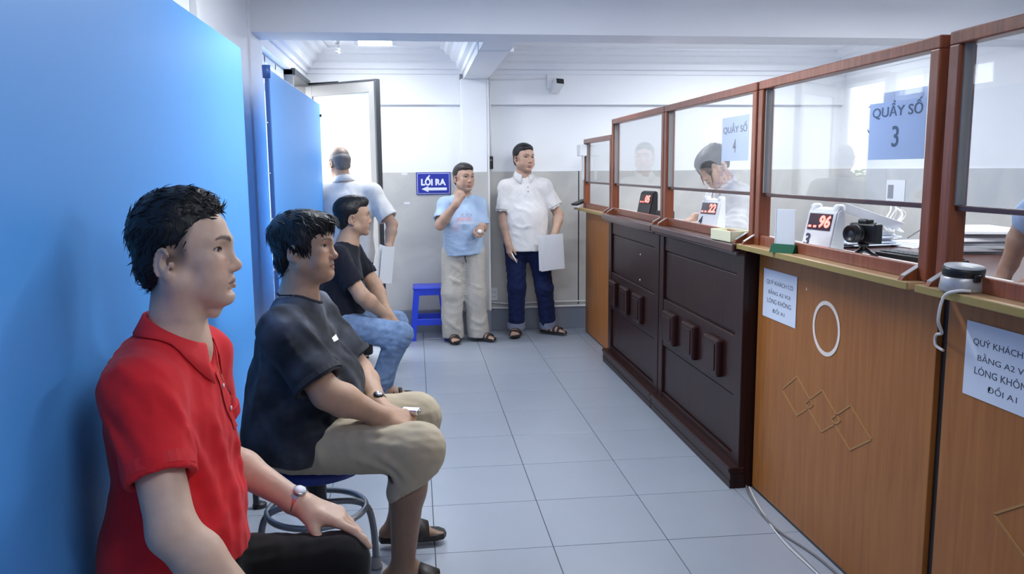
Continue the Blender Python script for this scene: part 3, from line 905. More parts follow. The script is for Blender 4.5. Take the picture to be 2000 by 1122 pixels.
# ------------------------------------------------------------------ things on the far wall
sg = empty('exit_sign', (0.163, YF - 0.02, 1.315), 'blue exit sign with white letters and left arrow on the far wall', 'sign')
box('plate', -0.148, 0.148, -0.006, 0.004, -0.097, 0.097, M['sign_blue'], sg, 0.004)
for (x0, x1, z0, z1) in ((-0.139, 0.139, 0.085, 0.088), (-0.139, 0.139, -0.088, -0.085), (-0.139, -0.136, -0.088, 0.088), (0.136, 0.139, -0.088, 0.088)):
    box('border_line', x0, x1, -0.0072, -0.006, z0, z1, M['sign_white'], sg)
text('lettering', 'LỐI RA', 0.08, frame_m((0, -0.0068, 0.026), (1, 0, 0), (0, 0, 1)), M['sign_white'], sg, width=0.215, height=0.088, bold=0.004)
prism('arrow', [(-0.105, -0.048), (-0.045, -0.022), (-0.045, -0.036), (0.115, -0.036), (0.115, -0.060), (-0.045, -0.060), (-0.045, -0.074)], frame_m((0, -0.0062, 0), (1, 0, 0), (0, 0, 1)), 0.001, M['sign_white'], sg)
for k, (x, z) in enumerate(((-0.085, 1.398), (-0.07, 1.147))):
    o = box('tape_scrap', x - 0.024, x + 0.024, YF - 0.0165, YF - 0.0145, z - 0.007, z + 0.007, M['sign_white'])
    tag(o, ['white tape scrap at the top of the stone dado left of the exit sign', 'white tape scrap on the stone dado below left of the exit sign'][k], 'tape', 'tape scraps')
sb = empty('wall_button', (0.662, YF - 0.05, 1.49), 'small black wall device between the two standing men', 'device')
box('case', -0.02, 0.02, -0.02, 0.036, -0.055, 0.055, M['black_pl'], sb, 0.006)
lathe('button', [(0, 0), (0.009, 0), (0.008, 0.004), (0, 0.005)], M['alu'], sb, 12, Matrix.Translation((0, -0.02, 0.02)) @ Matrix.Rotation(math.pi / 2, 4, 'X'))
so = empty('wall_socket', (0.675, YF - 0.014, 0.325), 'white double socket low on the far wall beside the column', 'socket')
box('plate', -0.033, 0.037, -0.02, 0.0, -0.055, 0.06, M['white_pl'], so, 0.004)
for z in (-0.02, 0.022):
    for s in (-0.01, 0.012):
        box('slot', s - 0.002, s + 0.004, -0.0208, -0.0199, z - 0.003, z + 0.003, M['black_pl'], so)
for k, z in enumerate((0.205, 0.238)):
    o = tube('conduit', smooth_path([(0.645, YF - 0.035, z + 0.02 * k), (0.9, YF - 0.035, z - 0.004), (1.2, YF - 0.035, z + 0.01 * k), (XR - 0.6, YF - 0.035, z)], 4), 0.009 if k == 0 else 0.007, M['white_pl'], None, 8)
    tag(o, ['lower thicker white conduit along the baseboard of the far wall', 'upper thinner white conduit along the baseboard of the far wall'][k], 'conduit', 'conduits')
o = tube('conduit', [(0.66, YF - 0.06, 2.29), (0.66, YF - 0.06, 1.98), (0.665, YF - 0.06, 1.5)], 0.008, M['white_pl'], None, 8)
tag(o, 'vertical white conduit beside the far column', 'conduit', 'conduits')
o = tube('conduit', [(0.64, YF - 0.06, 2.192), (1.15, YF - 0.06, 2.205)], 0.006, M['white_pl'], None, 8)
tag(o, 'short horizontal white conduit leading to the security camera', 'conduit', 'conduits')
cc = empty('security_camera', (1.225, YF - 0.05, 2.19), 'white security camera high on the far wall', 'security camera')
box('base_plate', -0.07, 0.05, -0.02, 0.0, -0.07, 0.05, M['white_pl'], cc, 0.005)
tube('bracket', [(0, -0.01, 0.0), (0, -0.06, -0.01), (0.0, -0.09, -0.04)], [0.02, 0.016, 0.014], M['white_pl'], cc, 10)
Mc = Matrix.Translation((0.0, -0.09, -0.06)) @ Matrix.Rotation(math.radians(-25), 4, 'X') @ Matrix.Rotation(math.radians(10), 4, 'Z')
bm = bmesh.new()
add_box(bm, -0.04, 0.04, -0.10, 0.05, -0.036, 0.036, 0.01)
bm.transform(Mc)
hs = mesh_obj('camera_case', bm, M['white_pl'], cc)
bm = bmesh.new()
add_box(bm, -0.033, 0.033, -0.104, -0.098, -0.03, 0.016, 0.004)
bm.transform(Mc)
mesh_obj('lens_window', bm, M['black_pl'], hs)
# white notice and small gadget at far counter end
hn = empty('tissue_box', (1.405, 6.93, 1.58), 'white box fixed on the farthest wooden post', 'box')
box('case', -0.04, 0.02, -0.09, 0.05, -0.045, 0.05, M['white_pl'], hn, 0.008)
box('sheet', -0.012, -0.008, -0.11, -0.02, -0.24, -0.04, M['paper'], hn)
ck = empty('card_terminal', (1.40, 7.02, 1.105), 'small dark and white gadget at the far counter end', 'device', None, 0.4)
prism('wedge', [(-0.05, 0), (0.05, 0), (0.05, 0.05), (-0.05, 0.015)], frame_m((0, 0.04, 0), (1, 0, 0), (0, 0, 1)), 0.08, M['white_pl'], ck)
prism('dark_face', [(-0.055, 0.018), (0.05, 0.054), (0.05, 0.066), (-0.06, 0.03)], frame_m((0, 0.045, 0), (1, 0, 0), (0, 0, 1)), 0.09, M['black_pl'], ck)

# ------------------------------------------------------------------ plastic stool by the far wall
def plastic_stool(loc, label):
    s = empty('plastic_stool', loc, label, 'stool')
    H, wt, wb = 0.452, 0.125, 0.165
    bm = bmesh.new()
    add_box(bm, -wt - 0.012, wt + 0.012, -wt - 0.012, wt + 0.012, H - 0.022, H, 0.01)
    mesh_obj('seat', bm, M['blue_pl'], s)
    bm = bmesh.new()
    add_box(bm, -wt - 0.004, wt + 0.004, -wt - 0.004, wt + 0.004, H - 0.07, H - 0.018, 0.008)
    mesh_obj('skirt', bm, M['blue_pl'], s)
    for sx in (-1, 1):
        for sy in (-1, 1):
            bm = bmesh.new()
            A = [(wt - 0.045, wt + 0.004), (wt + 0.004, wt + 0.004), (wt + 0.004, wt - 0.045), (wt - 0.01, wt - 0.045), (wt - 0.01, wt - 0.01), (wt - 0.045, wt - 0.01)]
            top = [bm.verts.new((sx * x, sy * y, H - 0.03)) for x, y in A]
            k = wb - wt
            bot = [bm.verts.new((sx * (x + k), sy * (y + k), 0)) for x, y in A]
            bm.faces.new(top)
            bm.faces.new(bot[::-1])
            for q in range(6):
                bm.faces.new((top[q], top[(q + 1) % 6], bot[(q + 1) % 6], bot[q]))
            mesh_obj('leg', bm, M['blue_pl'], s)
    f = 0.14 / H
    w_ = wb + (wt - wb) * 0.37
    for (x0, x1, y0, y1) in ((-w_, w_, w_ - 0.012, w_ + 0.002), (-w_, w_, -w_ - 0.002, -w_ + 0.012), (w_ - 0.012, w_ + 0.002, -w_, w_), (-w_ - 0.002, -w_ + 0.012, -w_, w_)):
        box('stretcher', x0, x1, y0, y1, 0.13, 0.185, M['blue_pl'], s, 0.004)
    return s
plastic_stool((0.10, 7.08, 0), 'blue plastic stool by the far wall under the exit sign')

# ------------------------------------------------------------------ swivel stools of the seated men
def swivel_stool(loc, label, zs=0.455, rz=0.0):
    s = empty('swivel_stool', loc, label, 'stool', 'swivel stools', rz)
    lathe('seat', [(0, zs - 0.05), (0.15, zs - 0.05), (0.172, zs - 0.04), (0.178, zs - 0.018), (0.165, zs - 0.003), (0.10, zs), (0, zs)], M['blue_vinyl'], s, 32)
    lathe('seat_plate', [(0, zs - 0.062), (0.12, zs - 0.062), (0.12, zs - 0.05), (0, zs - 0.05)], M['black_metal'], s, 24)
    lathe('column', [(0, 0.24), (0.032, 0.24), (0.036, 0.25), (0.036, zs - 0.08), (0.05, zs - 0.062), (0, zs - 0.062)], M['black_metal'], s, 20)
    tube('foot_ring', [(0.17 * math.cos(t), 0.17 * math.sin(t), 0.25) for t in [2 * math.pi * k / 36 for k in range(36)]], 0.011, M['grey_tube'], s, 10, True)
    for k in range(4):
        a = math.pi / 4 + k * math.pi / 2
        c, sn = math.cos(a), math.sin(a)
        pts = smooth_path([(0.03 * c, 0.03 * sn, 0.27), (0.12 * c, 0.12 * sn, 0.265), (0.175 * c, 0.175 * sn, 0.235), (0.195 * c, 0.195 * sn, 0.15), (0.20 * c, 0.20 * sn, 0.025)], 5)
        l = tube('leg', pts, 0.012, M['grey_tube'], s, 10)
        lathe('leg_cap', [(0, 0), (0.022, 0), (0.022, 0.012), (0.018, 0.016), (0.017, 0.042), (0.013, 0.044), (0, 0.044)], M['rubber'], l, 14, Matrix.Translation((0.20 * c, 0.20 * sn, 0)))
    return s

# ================================================================== PEOPLE: implicit-surface modelling
f32 = np.float32
def nrm(v):
    v = np.asarray(v, float)
    return v / np.linalg.norm(v)

class Sdf:
    """ordered list of blended primitives; distance in metres"""
    def __init__(self):
        self.ops = []
        self.disp = None
    def cone(self, a, b, ra, rb, k=0.02, sub=False):
        self.ops.append(('c', np.asarray(a, float), np.asarray(b, float), float(ra), float(rb), k, sub))
        return self
    def chain(self, pts, rads, k=0.02):
        for i in range(len(pts) - 1):
            self.cone(pts[i], pts[i + 1], rads[i], rads[i + 1], k)
        return self
    def ell(self, c, r, R=None, k=0.02, sub=False):
        R = np.eye(3) if R is None else np.asarray(R, float)       # columns = axes
        self.ops.append(('e', np.asarray(c, float), R, np.asarray(r, float), None, k, sub))
        return self
    def sub(self, S2, k=0.03):
        self.ops.append(('s', S2, None, None, None, k, False))
        return self
    def half(self, p, n, k=0.004):
        """keep the side opposite to n"""
        self.ops.append(('h', np.asarray(p, float), nrm(n), None, None, k, True))
        return self
    @staticmethod
    def prim(op, P):
        t = op[0]
        if t == 's':
            return op[1].eval(P)
        if t == 'c':
            a, b, ra, rb = op[1:5]
            ab = b - a
            L2 = float(ab @ ab) + 1e-12
            pa = P - a.astype(f32)
            h = np.clip(pa @ (ab / L2).astype(f32), 0, 1)
            q = pa - h[:, None] * ab.astype(f32)
            return np.sqrt((q * q).sum(1)) - (ra + (rb - ra) * h).astype(f32)
        if t == 'e':
            c, R, r = op[1:4]
            q = (P - c.astype(f32)) @ R.astype(f32)
            q1 = q / r.astype(f32)
            k0 = np.sqrt((q1 * q1).sum(1))
            q2 = q1 / r.astype(f32)
            k1 = np.sqrt((q2 * q2).sum(1)) + 1e-9
            return k0 * (k0 - 1) / k1
        return (P - op[1].astype(f32)) @ op[2].astype(f32)
    def eval(self, P, ops=None):
        d = None
        for op in (self.ops if ops is None else ops):
            v = self.prim(op, P)
            k = op[5]
            if op[0] == 'h':
                d = v if d is None else np.maximum(d, v)
                continue
            if op[6]:
                if d is None:
                    continue
                v = -v
                h = np.maximum(k - np.abs(d - v), 0) / k
                d = np.maximum(d, v) + h * h * k * 0.25
            elif d is None:
                d = v
            else:
                h = np.maximum(k - np.abs(d - v), 0) / k
                d = np.minimum(d, v) - h * h * k * 0.25
        if self.disp is not None:
            d = d + self.disp(P)
        return d
    def bounds(self):
        lo, hi = np.full(3, 1e9), np.full(3, -1e9)
        for op in self.ops:
            if op[6]:
                continue
            if op[0] == 's':
                l2, h2 = op[1].bounds()
                lo, hi = np.minimum(lo, l2), np.maximum(hi, h2)
            elif op[0] == 'c':
                for p, r in ((op[1], op[3]), (op[2], op[4])):
                    lo = np.minimum(lo, p - r)
                    hi = np.maximum(hi, p + r)
            else:
                e = np.sqrt(((op[2] * op[3]) ** 2).sum(1))
                lo = np.minimum(lo, op[1] - e)
                hi = np.maximum(hi, op[1] + e)
        return lo - 0.02, hi + 0.02

def surface_nets(S, h, lo=None, hi=None, skip=()):
    blo, bhi = S.bounds()
    if lo is not None:
        blo, bhi = np.maximum(blo, lo), np.minimum(bhi, hi)
    n = np.ceil((bhi - blo) / h).astype(int) + 2
    B = 12
    nb = np.ceil(n / B).astype(int)
    n = nb * B + 1
    D = np.ones(n, f32)
    R = B * h * 0.5 * math.sqrt(3)
    g = np.arange(B + 1) * h
    loc = np.stack(np.meshgrid(g, g, g, indexing='ij'), -1).reshape(-1, 3).astype(f32)
    bi = np.stack(np.meshgrid(*[np.arange(k) for k in nb], indexing='ij'), -1).reshape(-1, 3)
    cen = (blo + (bi * B + B / 2) * h).astype(f32)
    vals = [S.prim(op, cen) for op in S.ops]
    tot = S.eval(cen)
    for q in range(len(bi)):
        i, j, k = bi[q] * B
        if abs(tot[q]) > R * 1.2 + 0.012:
            D[i:i + B + 1, j:j + B + 1, k:k + B + 1] = tot[q]
    for q in range(len(bi)):
        if abs(tot[q]) > R * 1.2 + 0.012:
            continue
        i, j, k = bi[q] * B
        um = min([vals[m][q] for m, op in enumerate(S.ops) if not op[6]])
        use = []
        for m, op in enumerate(S.ops):
            if op[0] == 'h' or op[6]:
                if op[0] == 'h' or vals[m][q] < R * 1.3 + op[5]:
                    use.append(op)
            elif vals[m][q] < max(um, 0) + 2.1 * R + op[5]:
                use.append(op)
        P = loc + (blo + bi[q] * B * h).astype(f32)
        D[i:i + B + 1, j:j + B + 1, k:k + B + 1] = S.eval(P, use).reshape(B + 1, B + 1, B + 1)
    s = D < 0
    c = [s[a:n[0] - 1 + a, b:n[1] - 1 + b, d:n[2] - 1 + d] for a in (0, 1) for b in (0, 1) for d in (0, 1)]
    anyv, allv = c[0].copy(), c[0].copy()
    for x in c[1:]:
        anyv |= x
        allv &= x
    act = np.argwhere(anyv & ~allv)
    idx = -np.ones(n - 1, np.int32)
    idx[act[:, 0], act[:, 1], act[:, 2]] = np.arange(len(act))
    cor = np.array([(a, b, d) for a in (0, 1) for b in (0, 1) for d in (0, 1)])
    dv = np.stack([D[act[:, 0] + o[0], act[:, 1] + o[1], act[:, 2] + o[2]] for o in cor], 1)
    acc = np.zeros((len(act), 3))
    cnt = np.zeros(len(act))
    for a in range(8):
        for b in range(a + 1, 8):
            if np.abs(cor[a] - cor[b]).sum() != 1:
                continue
            m = (dv[:, a] < 0) != (dv[:, b] < 0)
            t = dv[m, a] / (dv[m, a] - dv[m, b])
            acc[m] += cor[a] + t[:, None] * (cor[b] - cor[a])
            cnt[m] += 1
    V = blo + (act + acc / cnt[:, None]) * h
    quads = []
    for ax in range(3):
        u, w = [(1, 2), (2, 0), (0, 1)][ax]
        sl0 = [slice(None)] * 3
        sl1 = [slice(None)] * 3
        sl0[ax] = slice(0, n[ax] - 1)
        sl1[ax] = slice(1, n[ax])
        e = np.argwhere(s[tuple(sl0)] != s[tuple(sl1)])
        ok = (e[:, u] > 0) & (e[:, w] > 0) & (e[:, u] < n[u] - 1) & (e[:, w] < n[w] - 1)
        e = e[ok]
        ins = s[e[:, 0], e[:, 1], e[:, 2]]
        def cell(du, dw):
            q = e.copy()
            q[:, u] += du
            q[:, w] += dw
            return idx[q[:, 0], q[:, 1], q[:, 2]]
        F = np.stack([cell(-1, -1), cell(0, -1), cell(0, 0), cell(-1, 0)], 1)
        F[~ins] = F[~ins][:, ::-1]
        quads.append(F)
    F = np.concatenate(quads)
    F = F[(F >= 0).all(1)]
    for (slo, shi) in skip:
        inside = ((V > slo + 1.5 * h) & (V < shi - 1.5 * h)).all(1)
        F = F[~inside[F].all(1)]
    return V, F

def compact(V, F):
    used = np.zeros(len(V), bool)
    used[F.reshape(-1)] = True
    re_ = np.cumsum(used) - 1
    return V[used], re_[F]

def np_mesh(name, V, F, material, parent=None, colors=None, origin=(0, 0, 0)):
    V, F0 = compact(V, F)
    if colors is not None:
        used = np.zeros(len(colors), bool)
        used[F.reshape(-1)] = True
        colors = colors[used]
    me = bpy.data.meshes.new(name)
    me.vertices.add(len(V))
    me.vertices.foreach_set('co', (V - np.asarray(origin)).astype(f32).reshape(-1))
    k = F0.shape[1]
    me.loops.add(len(F0) * k)
    me.loops.foreach_set('vertex_index', F0.astype(np.int32).reshape(-1))
    me.polygons.add(len(F0))
    me.polygons.foreach_set('loop_start', (np.arange(len(F0)) * k).astype(np.int32))
    me.update(calc_edges=True)
    if colors is not None:
        at = me.color_attributes.new('Col', 'FLOAT_COLOR', 'POINT')
        c4 = np.ones((len(V), 4), f32)
        c4[:, :3] = colors
        at.data.foreach_set('color', c4.reshape(-1))
    me.materials.append(material)
    me.shade_smooth()
    o = bpy.data.objects.new(name, me)
    link(o, parent)
    return o

def multi_mesh(S, h, fine=()):
    """fine: list of (lo, hi, h2) boxes meshed at a finer step, same surface"""
    parts = [surface_nets(S, h, skip=[(lo, hi) for lo, hi, _ in fine])]
    for lo, hi, h2 in fine:
        parts.append(surface_nets(S, h2, lo, hi))
    Vs, Fs, off = [], [], 0
    for V, F in parts:
        Vs.append(V)
        Fs.append(F + off)
        off += len(V)
    return np.concatenate(Vs), np.concatenate(Fs)

def attr_mat(name, rough=0.5, sss=0.0, vary=0.0, vscale=30.0, bump=0.0, bscale=200.0, sheen=0.0, bdist=0.001, spec=0.4, wrinkle=0.0, wscale=9.0):
    m, nt, b = new_mat(name)
    a = nt.nodes.new('ShaderNodeVertexColor')
    a.layer_name = 'Col'
    src = a.outputs['Color']
    tc = nt.nodes.new('ShaderNodeTexCoord')
    if vary:
        nz = nt.nodes.new('ShaderNodeTexNoise')
        nz.inputs['Scale'].default_value = vscale
        nz.inputs['Detail'].default_value = 6
        nt.links.new(tc.outputs['Object'], nz.inputs['Vector'])
        mr = nt.nodes.new('ShaderNodeMapRange')
        mr.inputs['From Min'].default_value = 0.3
        mr.inputs['From Max'].default_value = 0.7
        mr.inputs['To Min'].default_value = 1 - vary
        mr.inputs['To Max'].default_value = 1 + vary
        nt.links.new(nz.outputs['Fac'], mr.inputs['Value'])
        mu = nt.nodes.new('ShaderNodeVectorMath')
        mu.operation = 'SCALE'
        nt.links.new(src, mu.inputs[0])
        nt.links.new(mr.outputs[0], mu.inputs['Scale'])
        src = mu.outputs[0]
    nt.links.new(src, b.inputs['Base Color'])
    b.inputs['Roughness'].default_value = rough
    b.inputs['Specular IOR Level'].default_value = spec
    if sss:
        b.inputs['Subsurface Weight'].default_value = sss
        b.inputs['Subsurface Radius'].default_value = (0.012, 0.005, 0.003)
        b.inputs['Subsurface Scale'].default_value = 0.5
    if sheen:
        b.inputs['Sheen Weight'].default_value = sheen
    if bump:
        nb = nt.nodes.new('ShaderNodeTexNoise')
        nb.inputs['Scale'].default_value = bscale
        nb.inputs['Detail'].default_value = 4
        nt.links.new(tc.outputs['Object'], nb.inputs['Vector'])
        bp = nt.nodes.new('ShaderNodeBump')
        bp.inputs['Strength'].default_value = bump
        bp.inputs['Distance'].default_value = bdist
        nt.links.new(nb.outputs['Fac'], bp.inputs['Height'])
        nt.links.new(bp.outputs[0], b.inputs['Normal'])
        if wrinkle:
            nw = nt.nodes.new('ShaderNodeTexNoise')
            nw.noise_type = 'RIDGED_MULTIFRACTAL'
            nw.inputs['Scale'].default_value = wscale
            nw.inputs['Detail'].default_value = 1.5
            nw.inputs['Distortion'].default_value = 0.9
            nt.links.new(tc.outputs['Object'], nw.inputs['Vector'])
            bw = nt.nodes.new('ShaderNodeBump')
            bw.inputs['Strength'].default_value = wrinkle
            bw.inputs['Distance'].default_value = 0.012
            nt.links.new(nw.outputs['Fac'], bw.inputs['Height'])
            nt.links.new(bw.outputs[0], bp.inputs['Normal'])
    return m

M['skin'] = attr_mat('skin', 0.48, 0.12, 0.05, 45, 0.15, 400)
M['cloth'] = attr_mat('cloth', 0.85, 0, 0.04, 25, 0.25, 900, 0.1, spec=0.2, wrinkle=0.45, wscale=7.0)
M['jersey'] = attr_mat('washed_jersey', 0.9, 0, 0.45, 16, 0.25, 900, 0.1, spec=0.15, wrinkle=0.5, wscale=6.0)
M['denim'] = attr_mat('denim', 0.85, 0, 0.18, 30, 0.3, 700, 0.05, spec=0.15, wrinkle=0.5, wscale=8.0)
M['hair'] = mat('hair', (0.006, 0.006, 0.008), 0.42, bump=0.6, bscale=300, stretch=(1, 1, 0.25), spec=0.4)
M['hair_grey'] = mat('hair_grey', (0.16, 0.15, 0.145), 0.6, bump=0.6, bscale=300, vary=0.5, vscale=120)
M['hair_brown'] = mat('hair_dark_brown', (0.018, 0.013, 0.012), 0.42, bump=0.5, bscale=300)
M['sole'] = mat('sandal_sole', (0.018, 0.016, 0.016), 0.7)
M['strap'] = mat('sandal_strap', (0.025, 0.02, 0.02), 0.5)

# ---- frames
class Frame:
    def __init__(self, o, fwd, upv, s=1.0):
        self.o = np.asarray(o, float)
        z = nrm(upv)
        y = np.asarray(fwd, float)
        y = nrm(y - z * (y @ z))
        x = np.cross(y, z)                       # person's right
        self.A = np.stack([x, y, z], 1)          # columns
        self.s = s
    def p(self, x, y, z):
        return self.o + self.A @ (np.array((x, y, z), float) * self.s)
    def d(self, x, y, z):
        return self.A @ np.array((x, y, z), float)
    def loc(self, P):
        return ((P - self.o) @ self.A) / self.s
    def rot(self, ax=0, ay=0, az=0):
        R = np.array(Matrix.Rotation(az, 3, 'Z') @ Matrix.Rotation(ay, 3, 'Y') @ Matrix.Rotation(ax, 3, 'X'))
        return self.A @ R

def head_sdf(S, F, fat=0.0, mouth=0.0, chin=0.0, nose=1.0):
    """F at the midpoint between the ears; +y face, +z up, x = person's right"""
    s = F.s
    def E(c, r, k=0.02, sub=False, rot=None):
        S.ell(F.p(*c), np.array(r) * s, F.A if rot is None else rot, k * s, sub)
    def C(a, b, ra, rb, k=0.015, sub=False):
        S.cone(F.p(*a), F.p(*b), ra * s, rb * s, k * s, sub)
    E((0, -0.016, 0.042), (0.074, 0.094, 0.080), 0.03)
    E((0, 0.029, 0.042), (0.064, 0.060, 0.057), 0.03)
    E((0, 0.036, -0.012), (0.059 + fat * 0.6, 0.052, 0.064), 0.03)
    E((0, 0.044, -0.058), (0.046 + fat, 0.040, 0.044), 0.03)
    for q in (-1, 1):
        E((q * 0.041, 0.060, -0.010), (0.023, 0.021, 0.020), 0.022)
        E((q * (0.036 + fat), 0.056, -0.045), (0.022 + fat, 0.024, 0.026), 0.022)
        C((q * (0.053 + fat), 0.004, -0.052), (q * 0.018, 0.070, -0.090 - chin), 0.017 + fat * 0.5, 0.014, 0.025)
        C((q * 0.008, 0.0865, 0.030), (q * 0.044, 0.068, 0.033), 0.0085, 0.0085, 0.02)
    E((0, 0.080, -0.090 - chin), (0.019, 0.014, 0.014), 0.02)
    E((0, 0.073, -0.056), (0.030, 0.021, 0.024), 0.02)
    # eye sockets and lids
    for q in (-1, 1):
        E((q * 0.033, 0.093, 0.014), (0.019, 0.013, 0.011), 0.014, True)
        Re = F.rot(0, 0, -q * 0.42)
        n_ = (q * math.sin(0.42), math.cos(0.42))
        S.ell(F.p(q * 0.0325, 0.0645, 0.0135), np.array((0.0158, 0.0158, 0.0140)) * s, Re, 0.006 * s)
        C((q * 0.0175, 0.0790, 0.0205), (q * 0.047, 0.0680, 0.0185), 0.0030, 0.0030, 0.006)      # upper lid fold
        C((q * 0.020, 0.0770, 0.0055), (q * 0.044, 0.0690, 0.0065), 0.0024, 0.0022, 0.008)      # lower lid
        S.ell(F.p(q * 0.0325 + n_[0] * 0.0125, 0.0645 + n_[1] * 0.0125, 0.0130), np.array((0.0150, 0.0095, 0.0040)) * s, Re, 0.002 * s, True)   # opening
    # nose
    C((0, 0.083, 0.020), (0, 0.101 * nose, -0.020), 0.0075, 0.0100, 0.016)
    E((0, 0.1025 * nose, -0.0245), (0.0125, 0.0125, 0.0110), 0.010)
    for q in (-1, 1):
        E((q * 0.0138, 0.0915, -0.0285), (0.0078, 0.0105, 0.0082), 0.007)
        E((q * 0.0070, 0.0970, -0.0365), (0.0040, 0.0062, 0.0042), 0.003, True)
    # lips
    for q in (-1, 1):
        C((q * 0.024, 0.0810, -0.0575 + mouth), (q * 0.004, 0.0935, -0.0525), 0.0036, 0.0050, 0.007)
        C((q * 0.021, 0.0805, -0.0620 + mouth * 0.6), (0, 0.0920, -0.0665), 0.0040, 0.0062, 0.007)
        C((q * 0.027, 0.0790, -0.0590 + mouth * 1.2), (0, 0.0985, -0.0595), 0.0014, 0.0016, 0.003, True)
    E((0, 0.088, -0.0760), (0.020, 0.006, 0.005), 0.010, True)
    # ears
    for q in (-1, 1):
        Rr = F.rot(math.radians(-12), 0, q * math.radians(-26))
        ec = F.p(q * 0.0765, -0.022, -0.008)
        S.ell(ec, np.array((0.0058, 0.0160, 0.0280)) * s, Rr, 0.007 * s)
        S.ell(F.p(q * 0.0830, -0.017, -0.006), np.array((0.0075, 0.0088, 0.0150)) * s, Rr, 0.004 * s, True)
        rim = []
        for k_ in range(9):
            a_ = math.radians(50 + k_ * 24)
            rim.append(ec + Rr @ (np.array((q * 0.0035, 0.0165 * math.cos(a_), 0.0285 * math.sin(a_))) * s))
        for a_, b_ in zip(rim, rim[1:]):
            S.cone(a_, b_, 0.0038 * s, 0.0036 * s, 0.003 * s)
        E((q * 0.0755, -0.014, -0.034), (0.0055, 0.0080, 0.0085), 0.006)
        E((q * 0.0745, -0.005, -0.012), (0.0050, 0.0045, 0.0065), 0.006)

def face_colors(F, V, base, lips=(0.42, 0.19, 0.16), brow=0.75, lash=True, beard=0.0, mouth=0.0, tache=0.0):
    L = F.loc(V)
    x, y, z = np.abs(L[:, 0]), L[:, 1], L[:, 2]
    c = np.tile(np.array(base, float), (len(V), 1))
    def blend(col, w):
        w = np.clip(w, 0, 1)[:, None]
        c[:] = c * (1 - w) + np.array(col, float) * w
    head = (y > 0.0) & (z > -0.12) & (z < 0.12) & (x < 0.09)
    # warm cheeks and nose
    blend(np.array(base) * (1.02, 0.86, 0.82), 0.5 * np.exp(-(((x - 0.042) / 0.022) ** 2 + ((z + 0.022) / 0.022) ** 2)) * head * (y > 0.03))
    blend(np.array(base) * (1.0, 0.82, 0.78), 0.5 * np.exp(-((x / 0.016) ** 2 + ((z + 0.025) / 0.016) ** 2)) * head * (y > 0.085))
    # lips
    t = np.clip(x / 0.025, 0, 1)
    zc = -0.0593 + mouth * 1.1 * t ** 2
    hu, hl = 0.0092 * (1 - t ** 2.2), 0.0105 * (1 - t ** 2)
    w = ((z - zc) < hu) & ((z - zc) > -hl) & (x < 0.0255) & (y > 0.07)
    blend(lips, 0.8 * w)
    blend((0.10, 0.03, 0.03), 0.8 * ((np.abs(z - zc) < 0.0016) & (x < 0.025) & (y > 0.07)))
    # brows
    tb = (x - 0.012) / 0.042
    zb = 0.0325 + 0.0065 * np.sin(np.clip(tb, 0, 1) * 2.2) - 0.004 * np.clip(tb, 0, 1) ** 3
    wb = 0.0048 * (1.15 - 0.8 * np.clip(tb, 0, 1))
    blend((0.02, 0.017, 0.016), brow * np.clip(1.6 - np.abs(z - zb) / wb, 0, 1) * ((tb > 0) & (tb < 1) & (y > 0.05)))
    # lash line at the lid opening
    if lash:
        ca, sa = math.cos(0.42), math.sin(0.42)
        u = (x - 0.0325) * ca - (y - 0.0645) * sa
        v = (x - 0.0325) * sa + (y - 0.0645) * ca
        e = (u / 0.0178) ** 2 + ((z - 0.0135) / 0.0062) ** 2
        blend((0.02, 0.015, 0.015), 0.92 * ((e < 1.0) & (z > 0.0135 - 0.0012) & (v > 0.006)))
        blend((0.10, 0.06, 0.05), 0.35 * ((e < 1.15) & (z <= 0.0123) & (v > 0.006)))
    if tache:
        blend((0.05, 0.04, 0.04), tache * np.exp(-((z + 0.045) / 0.0055) ** 2) * (x < 0.026) * (y > 0.075))
    if beard:
        blend(np.array(base) * 0.45, beard * ((z < -0.03) & (z > -0.12) & (y > 0.0)) * np.clip((-z - 0.03) / 0.03, 0, 1))
    return c

def make_eyes(F, parent, gaze=(0, 1, 0), r=0.0138):
    for q in (-1, 1):
        c = F.p(q * 0.0325, 0.0645, 0.0130)
        g = nrm(F.d(*gaze))
        bm = bmesh.new()
        n, mring = 16, 12
        prof = [(math.sin(math.pi * k / mring) * r * F.s, -math.cos(math.pi * k / mring) * r * F.s) for k in range(mring + 1)]
        add_lathe(bm, [(max(a, 0) if 0 < i < mring else 0, b) for i, (a, b) in enumerate(prof)], n)
        zz = Vector(g)
        a_ = Vector((0, 0, 1)) if abs(zz.z) < 0.9 else Vector((1, 0, 0))
        xx = (a_ - zz * a_.dot(zz)).normalized()
        bm.transform(Matrix.Translation(c) @ Matrix(((xx.x, zz.cross(xx).x, zz.x, 0), (xx.y, zz.cross(xx).y, zz.y, 0), (xx.z, zz.cross(xx).z, zz.z, 0), (0, 0, 0, 1))))
        cv = Vector(c)
        o = mesh_obj('eye', bm, M['eye_white'], parent, True)
        o.data.materials.append(M['iris'])
        for p in o.data.polygons:
            if ((Vector(p.center) - cv).normalized()).dot(zz) > 0.86:
                p.material_index = 1
M['eye_white'] = mat('eye_white', (0.62, 0.60, 0.58), 0.2)
M['iris'] = mat('iris', (0.012, 0.008, 0.006), 0.12)

